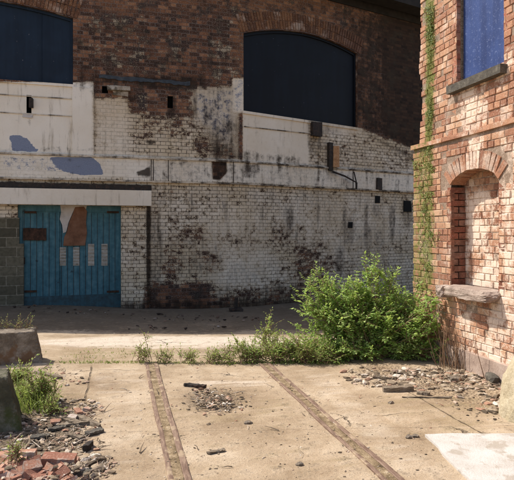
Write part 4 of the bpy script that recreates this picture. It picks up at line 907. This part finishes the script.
mb = MB(); lr = random.Random(3)
for (u0, v0, ru, rv_), n_ in (((70, 418, 36, 14), 150), ((45, 372, 30, 8), 50), ((90, 470, 20, 12), 60), ((430, 380, 80, 10), 110), ((216, 398, 26, 10), 60), ((60, 445, 50, 8), 60), ((250, 420, 240, 50), 22)):
    for _ in range(n_):
        a = lr.uniform(0, 6.28); q = math.sqrt(lr.random()); p = G(u0+ru*q*math.cos(a), v0+rv_*q*math.sin(a))
        if p.x > XP-.05: continue
        p.z = gz(p.x, p.y)+.008; L = lr.uniform(.03, .16)*(1 if lr.random() < .3 else .5); b = lr.uniform(0, 3.14); d = Vector((math.cos(b), math.sin(b), lr.uniform(-.05, .25)))
        e = p+d*L; e.z = max(e.z, p.z); mb.tube([p, p.lerp(e, .5)+Vector((lr.uniform(-.01, .01), 0, .006)), e], lr.uniform(.002, .007), .002, 4, lr.random())
o = mb.build('splinters', M['gravel'], None, 'rnd'); tag(o, 'splinters, twigs and litter strewn through the rubble', 'litter', None, 'stuff')
mb = MB()
for x0 in (.41, 1.84):
    for _ in range(200):
        y_ = 2.4+5.0*random.random()**1.3; x_ = x0+random.gauss(0, .06); r = .003+.009*random.random()**3; scatter_rock(mb, (x_, y_, gz(x_, y_)+.014), r)
o = mb.build('rail_grit', M['gravel'], None, 'rnd'); tag(o, 'grit and crumbs packed in and beside the rail grooves', 'grit', None, 'stuff')
mb = MB()
for _ in range(260):
    p = G(random.uniform(-10, 88), random.uniform(462, 485), random.uniform(.05, .13)); scatter_rock(mb, p, .006+.028*random.random()**3)
o = mb.build('heap_crumbs', M['gravel'], None, 'rnd'); tag(o, 'mortar crumbs caught between the bricks of the lower left heap', 'rubble', None, 'stuff')
# ---------------------------------------------------------------- plants
def leafquads(V, Fc, R, p, d, up, L, W, r):
    d = d.normalized(); s = d.cross(up); s = s.normalized() if s.length > 1e-4 else d.orthogonal().normalized(); nrm = s.cross(d)
    b = len(V); m = p+d*L*.45+nrm*L*.06
    V += [p, m+s*W/2-nrm*W*.12, p+d*L-nrm*L*.10, m-s*W/2-nrm*W*.12, m]
    Fc += [(b, b+1, b+4), (b+1, b+2, b+4), (b+2, b+3, b+4), (b+3, b, b+4)]; R += [r]*4
def rv(rng, k=1.0): return Vector((rng.gauss(0, k), rng.gauss(0, k), rng.gauss(0, k)))
def shrub(name, base, lobes, label, cat, seed, nstem=60, leafL=.06, ok=None, leaf='leaf', twigs=7, per=6, lw=.5, group=None, droop=.12):
    """stems grow from base to points in lobes (centre, radii); twigs branch off, leaves sit on twigs"""
    rng = random.Random(seed); root = thing(name, label, cat, group, base); base = Vector(base); st = MB(); V = []; Fc = []; R = []
    for i in range(nstem):
        c, rad, w = rng.choices(lobes, [l[2] for l in lobes])[0]
        q = rv(rng).normalized()*(rng.random()**.45); tgt = Vector((c[0]+q.x*rad[0], c[1]+q.y*rad[1], c[2]+q.z*rad[2]))
        if tgt.z < .03: tgt.z = .03+rng.random()*.1
        b0 = Vector((rng.gauss(0, .07), rng.gauss(0, .06), 0)); mid = b0.lerp(tgt, .5)+Vector((0, 0, .18*tgt.z))+rv(rng, .03)
        pts = [b0.lerp(mid, t)*(1-t)+mid.lerp(tgt, t)*t for t in (0, .25, .5, .75, 1)]
        if ok and not all(ok(p+base) for p in pts): continue
        st.tube(pts, .007 if nstem > 100 else .004, .002, 4)
        tone = rng.gauss(0, .12)
        for j in range(twigs):
            t = rng.uniform(.35, 1) if j else 1.0; p = b0.lerp(mid, t)*(1-t)+mid.lerp(tgt, t)*t
            dr = (rv(rng, .7)+Vector((0, 0, .35))+(tgt-b0).normalized()*.5).normalized(); L = rng.uniform(.08, .2)*(leafL/.06)**.5
            e = p+dr*L
            twl = rng.uniform(.75, 1.2)
            if ok and not ok(e+base): continue
            st.tube([p, p+dr*L*.5+Vector((0, 0, .01)), e], .003, .0012, 3)
            for m in range(per):
                tt = (m+1)/per; q0 = p.lerp(e, tt); sd = dr.cross(Vector((0, 0, 1)))
                sd = sd.normalized() if sd.length > 1e-3 else Vector((1, 0, 0))
                ld = sd*(1 if m % 2 else -1)+dr*.6+rv(rng, .3)+Vector((0, 0, -droop)) if m < per-1 else dr+rv(rng, .2)
                l = leafL*twl*rng.uniform(.55, 1.3); e2 = q0+ld.normalized()*l
                if ok and not ok(e2+base): continue
                leafquads(V, Fc, R, q0, ld, (Vector((0, 0, 1))+rv(rng, .35)).normalized(), l, l*lw, min(1, max(0, rng.random()*.7+.15+tone)))
    st.build('stem', M['twig'], root)
    mesh('foliage', V, Fc, M[leaf], root, {'rnd': ('FACE', R)})
    return root
def okwall(p): return (p.x < XP-.03 or p.y > yc+.05) and p.z > -.3
# large shrub: centre depth 8
x, y = c2w(1.62, 7.75)
def lobe(u_, v_, Z, rx, ryy, rz_, w):          # lobe centre from a measured place, relative to the shrub base
    X_ = (u_-CU)/F*Z; a, b = c2w(X_, Z); z = H-(v_-CV)*Z/F; return ((a-x, b-y, z), (rx, ryy, rz_), w)
lobes = [lobe(385, 322, 7.9, .8, .5, .45, 5), lobe(345, 318, 7.9, .55, .4, .45, 4), lobe(425, 325, 7.6, .42, .35, .5, 3.2), lobe(402, 302, 8.0, .5, .4, .26, 2.6), lobe(352, 294, 8.0, .5, .35, .24, 2), lobe(316, 315, 7.8, .3, .3, .35, 1.6), lobe(326, 280, 8.0, .45, .3, .12, 1.2), lobe(370, 268, 8.0, .2, .2, .12, .6), lobe(310, 300, 7.9, .35, .3, .25, 1.0), lobe(300, 350, 7.6, .5, .3, .2, 1.6), lobe(392, 276, 8.0, .2, .15, .1, .4), lobe(440, 345, 7.4, .15, .25, .3, 1.0), lobe(370, 350, 7.6, .8, .3, .2, 2)]
shrub('large_shrub', (x, y, 0), lobes, 'large bright green shrub growing against the corner of the right brick building', 'shrub', 11, 390, .052, okwall, 'leaf', 11, 9, .6)
def at_ground(u_, v_): p = G(u_, v_); p.z = gz(p.x, p.y); return p
def small(u_, v_, wpx, hpx, label, seed, name='weed', n=26, leafL=.035, leaf='leafy', lw=.5, cat='weed', group=None, twigs=5, per=5, base=None):
    p = base or at_ground(u_, v_); Z = p.x*sT+p.y*cT; w = wpx*Z/F; h = hpx*Z/F
    return shrub(name, p, [((0, 0, h*.5), (w/2, w*.35, h*.5), 1), ((0, 0, h*.25), (w*.5, w*.35, h*.25), .6)], label, cat, seed, n, leafL, okwall, leaf, twigs, per, lw, group)
small(266, 352, 34, 38, 'upright weed with pale leaves standing tallest left of the large shrub', 21, 'tall_weed', 24, .045)
small(246, 361, 34, 22, 'low leafy weed directly below and left of the upright pale weed', 22, n=30)
small(276, 361, 44, 27, 'broad leafy weed clump below the upright pale weed', 23, n=60, leaf='leafy')
small(302, 362, 48, 30, 'dense weed clump touching the left skirt of the large shrub', 24, n=60, leaf='leafy')
small(328, 362, 44, 26, 'weed clump in front of the large shrub, rightmost in the slab joint', 25, n=36, leaf='leaf')
small(143, 362, 14, 32, 'spindly weed rising from the left rail end', 26, n=16, leafL=.03)
small(166, 362, 20, 10, 'low weed tuft in the slab joint just right of the left rail', 27, n=12, leafL=.028)
small(190, 362, 24, 13, 'low weed tuft in the slab joint midway between the rails', 28, n=15, leafL=.03)
small(228, 362, 26, 17, 'low leafy weed at the left end of the dense weed row', 61, n=14, leaf='leafy')
small(256, 362, 20, 14, 'small dark weed squeezed under the upright pale weed', 62, n=22, leaf='leaf')
small(214, 362, 22, 12, 'low weed tuft in the slab joint nearer the right rail', 29, n=14, leafL=.03)
# grass
def grass(name, p, rad, h, n, label, seed, cat='grass tuft', kind=None, leaf='grass', line=None, lean=.35):
    rng = random.Random(seed); V = []; Fc = []; R = []
    for i in range(n):
        if line: q = line[0].lerp(line[1], rng.random())+Vector((rng.gauss(0, rad), rng.gauss(0, rad), 0))-p
        else: a = rng.uniform(0, 6.28); r = rad*rng.random()**.6; q = Vector((r*math.cos(a), r*math.sin(a), 0))
        hh = h*rng.uniform(.4, 1.1); d = Vector((rng.gauss(0, lean), rng.gauss(0, lean), 1)).normalized(); s = Vector((math.cos(a2 := rng.uniform(0, 6.28)), math.sin(a2), 0))*rng.uniform(.003, .006)
        t1 = q+d*hh*.55; t2 = q+d*hh+Vector((d.x, d.y, -.25))*hh*.35; b = len(V)
        V += [q-s, q+s, t1+s*.8, t1-s*.8, t2]; Fc += [(b, b+1, b+2, b+3), (b+3, b+2, b+4)]; R += [rng.random()]*2
    o = mesh(name, V, Fc, M[leaf], None, {'rnd': ('FACE', R)}); o.location = p; tag(o, label, cat, None, kind); return o
grass('grass_tuft', at_ground(34, 408), .24, .24, 220, 'tall grass tuft growing right of the dark mossy block', 41)
grass('grass_tuft', at_ground(24, 398), .2, .26, 160, 'grass tuft directly behind the dark mossy block', 42)
small(38, 404, 40, 34, 'leafy weed mixed into the grass beside the dark mossy block', 31, n=44, leafL=.035)
small(20, 388, 28, 24, 'pale leafy weed between the two concrete blocks', 32, n=34, leafL=.035)
small(3, 362, 16, 16, 'small weed at the foot of the squat concrete block', 33, n=18, leafL=.03)
small(52, 414, 16, 10, 'small weed in the dark rubble right of the grass', 34, n=14, leafL=.03)
small(14, 464, 10, 12, 'tiny bright weed sprouting from the brick heap', 35, n=9, leafL=.02, base=G(14, 462, .08))
grass('grass_strip', at_ground(180, 362), .03, .045, 700, 'thin line of grass along the slab joint across the yard', 43, 'grass', 'stuff', line=(at_ground(60, 362.5), at_ground(345, 364)))
grass('grass_strip', at_ground(100, 352), .2, .025, 260, 'sparse short grass on the far roadway', 45, 'grass', 'stuff', line=(at_ground(75, 354), at_ground(128, 354)))
Z1 = F*H/(362.5-CV); h1 = (362.5-331)*Z1/F
for (u_, lb, sd) in ((3, 'leftmost weed sprouting on top of the squat concrete block', 51), (17, 'middle weed sprouting on top of the squat concrete block', 52), (27, 'rightmost weed sprouting on top of the squat concrete block', 53)):
    Z = Z1+.22; X_ = (u_-CU)/F*Z; a, b = c2w(X_, Z); small(0, 0, 8, 12, lb, sd, 'weed', 8, .02, base=Vector((a, b, h1-.03)), twigs=3, per=4)
# dry brambly stems under the shrub at the wall, leaf litter
rng = random.Random(77); mb = MB(); p0 = at_ground(455, 367)
for i in range(70):
    b0 = Vector((rng.gauss(0, .1), rng.gauss(0, .14), 0)); b0.x = min(b0.x, .12)
    t_ = b0+Vector((rng.gauss(-.02, .06), rng.gauss(0, .08), rng.uniform(.15, .62))); m_ = b0.lerp(t_, .5)+Vector((rng.gauss(0, .02), rng.gauss(0, .02), .02))
    if t_.x+p0.x > XP-.02: continue
    mb.tube([b0, m_, t_], .005, .002, 4)
o = mb.build('dry_stems', M['twig']); o.location = p0; tag(o, 'bundle of dry brown stems at the right foot of the large shrub', 'dead plant')
# climbing growth on the building corner
rng = random.Random(5); V = []; Fc = []; R = []
def creep(u0, v0, u1, v1, n, sp, L):
    for i in range(n):
        t = rng.random(); u_, v_ = u0+(u1-u0)*t+rng.gauss(0, sp), v0+(v1-v0)*t
        X_ = XU if v_ < 149-(u_-413)*.28 else XP; yy, zz = ry(u_, X_), rz(u_, v_, X_)
        if yy > (ycu if X_ == XU else yc)-.03: continue
        p = Vector((X_-rng.uniform(.002, .03), yy, zz)); d = Vector((-.5, rng.gauss(0, 1), rng.gauss(-.2, .8))); l = L*rng.uniform(.5, 1.3)
        leafquads(V, Fc, R, p, d, Vector((-1, rng.gauss(0, .4), .6)), l, l*.7, rng.random())
creep(430, 6, 431, 22, 220, 2.6, .03)
cr_ = random.Random(9)
for _ in range(46):
    v_ = cr_.uniform(20, 290); u_ = 430.5+cr_.gauss(0, 1.6) if v_ < 145 else 425.5+cr_.gauss(0, 4.5); creep(u_, v_, u_+cr_.gauss(0, 3), v_+cr_.uniform(6, 22), cr_.randint(15, 75), cr_.uniform(.8, 2.4), cr_.uniform(.016, .028))
creep(431, 22, 431, 148, 300, 1.8, .02); creep(427, 150, 424, 290, 350, 3, .02); creep(425, 60, 428, 110, 50, 1.6, .018); creep(431, 135, 425, 165, 120, 3, .02)
for c in (28, 95, 148, 190, 232, 262): creep(430, c, 428, c+8, 45, 2.2, .022)
M['creeper'] = mat_leaf('creeper_leaf', [(0, (.04, .07, .012)), (.5, (.12, .16, .03)), (1, (.32, .34, .1))], .2)
o = mesh('wall_creeper', V, Fc, M['creeper'], None, {'rnd': ('FACE', R)}); tag(o, 'thin green creeper and moss climbing the corner of the right brick building', 'creeper')

# ---------------------------------------------------------------- light, world, camera
sd = Vector((.2, -.15, -.32)).normalized(); az = math.atan2(-sd.x, -sd.y); el = math.asin(-sd.z)
sun = bpy.data.lights.new('sun', 'SUN'); sun.energy = 4.1; sun.angle = math.radians(.5); sun.color = (1, .94, .85)
so_ = bpy.data.objects.new('sun', sun); link(so_); so_.rotation_euler = sd.to_track_quat('-Z', 'Y').to_euler()
w = bpy.data.worlds.new('World'); sc.world = w; w.use_nodes = True; nt = w.node_tree
sky = nt.nodes.new('ShaderNodeTexSky'); sky.sky_type = 'NISHITA'; sky.sun_disc = False; sky.sun_elevation = el; sky.sun_rotation = az; sky.dust_density = 2.5
bg = nt.nodes['Background']; bg.inputs[1].default_value = .15; nt.links.new(sky.outputs[0], bg.inputs[0])
cam = bpy.data.cameras.new('camera'); cam.lens = 36*F/514; cam.sensor_width = 36; cam.sensor_fit = 'HORIZONTAL'; cam.shift_y = -(240-CV)/514; cam.clip_end = 2000; cam.clip_start = .05
co_ = bpy.data.objects.new('camera', cam); link(co_); co_.location = (0, 0, H); co_.rotation_euler = (math.radians(90), 0, -TH); sc.camera = co_
sc.cycles.max_bounces = 5; sc.cycles.diffuse_bounces = 3; sc.cycles.transmission_bounces = 3; sc.cycles.caustics_reflective = False; sc.cycles.caustics_refractive = False
vs = sc.view_settings; vs.view_transform = 'Standard'; vs.look = 'None'; vs.exposure = .46; vs.gamma = 1; vs.use_curve_mapping = False
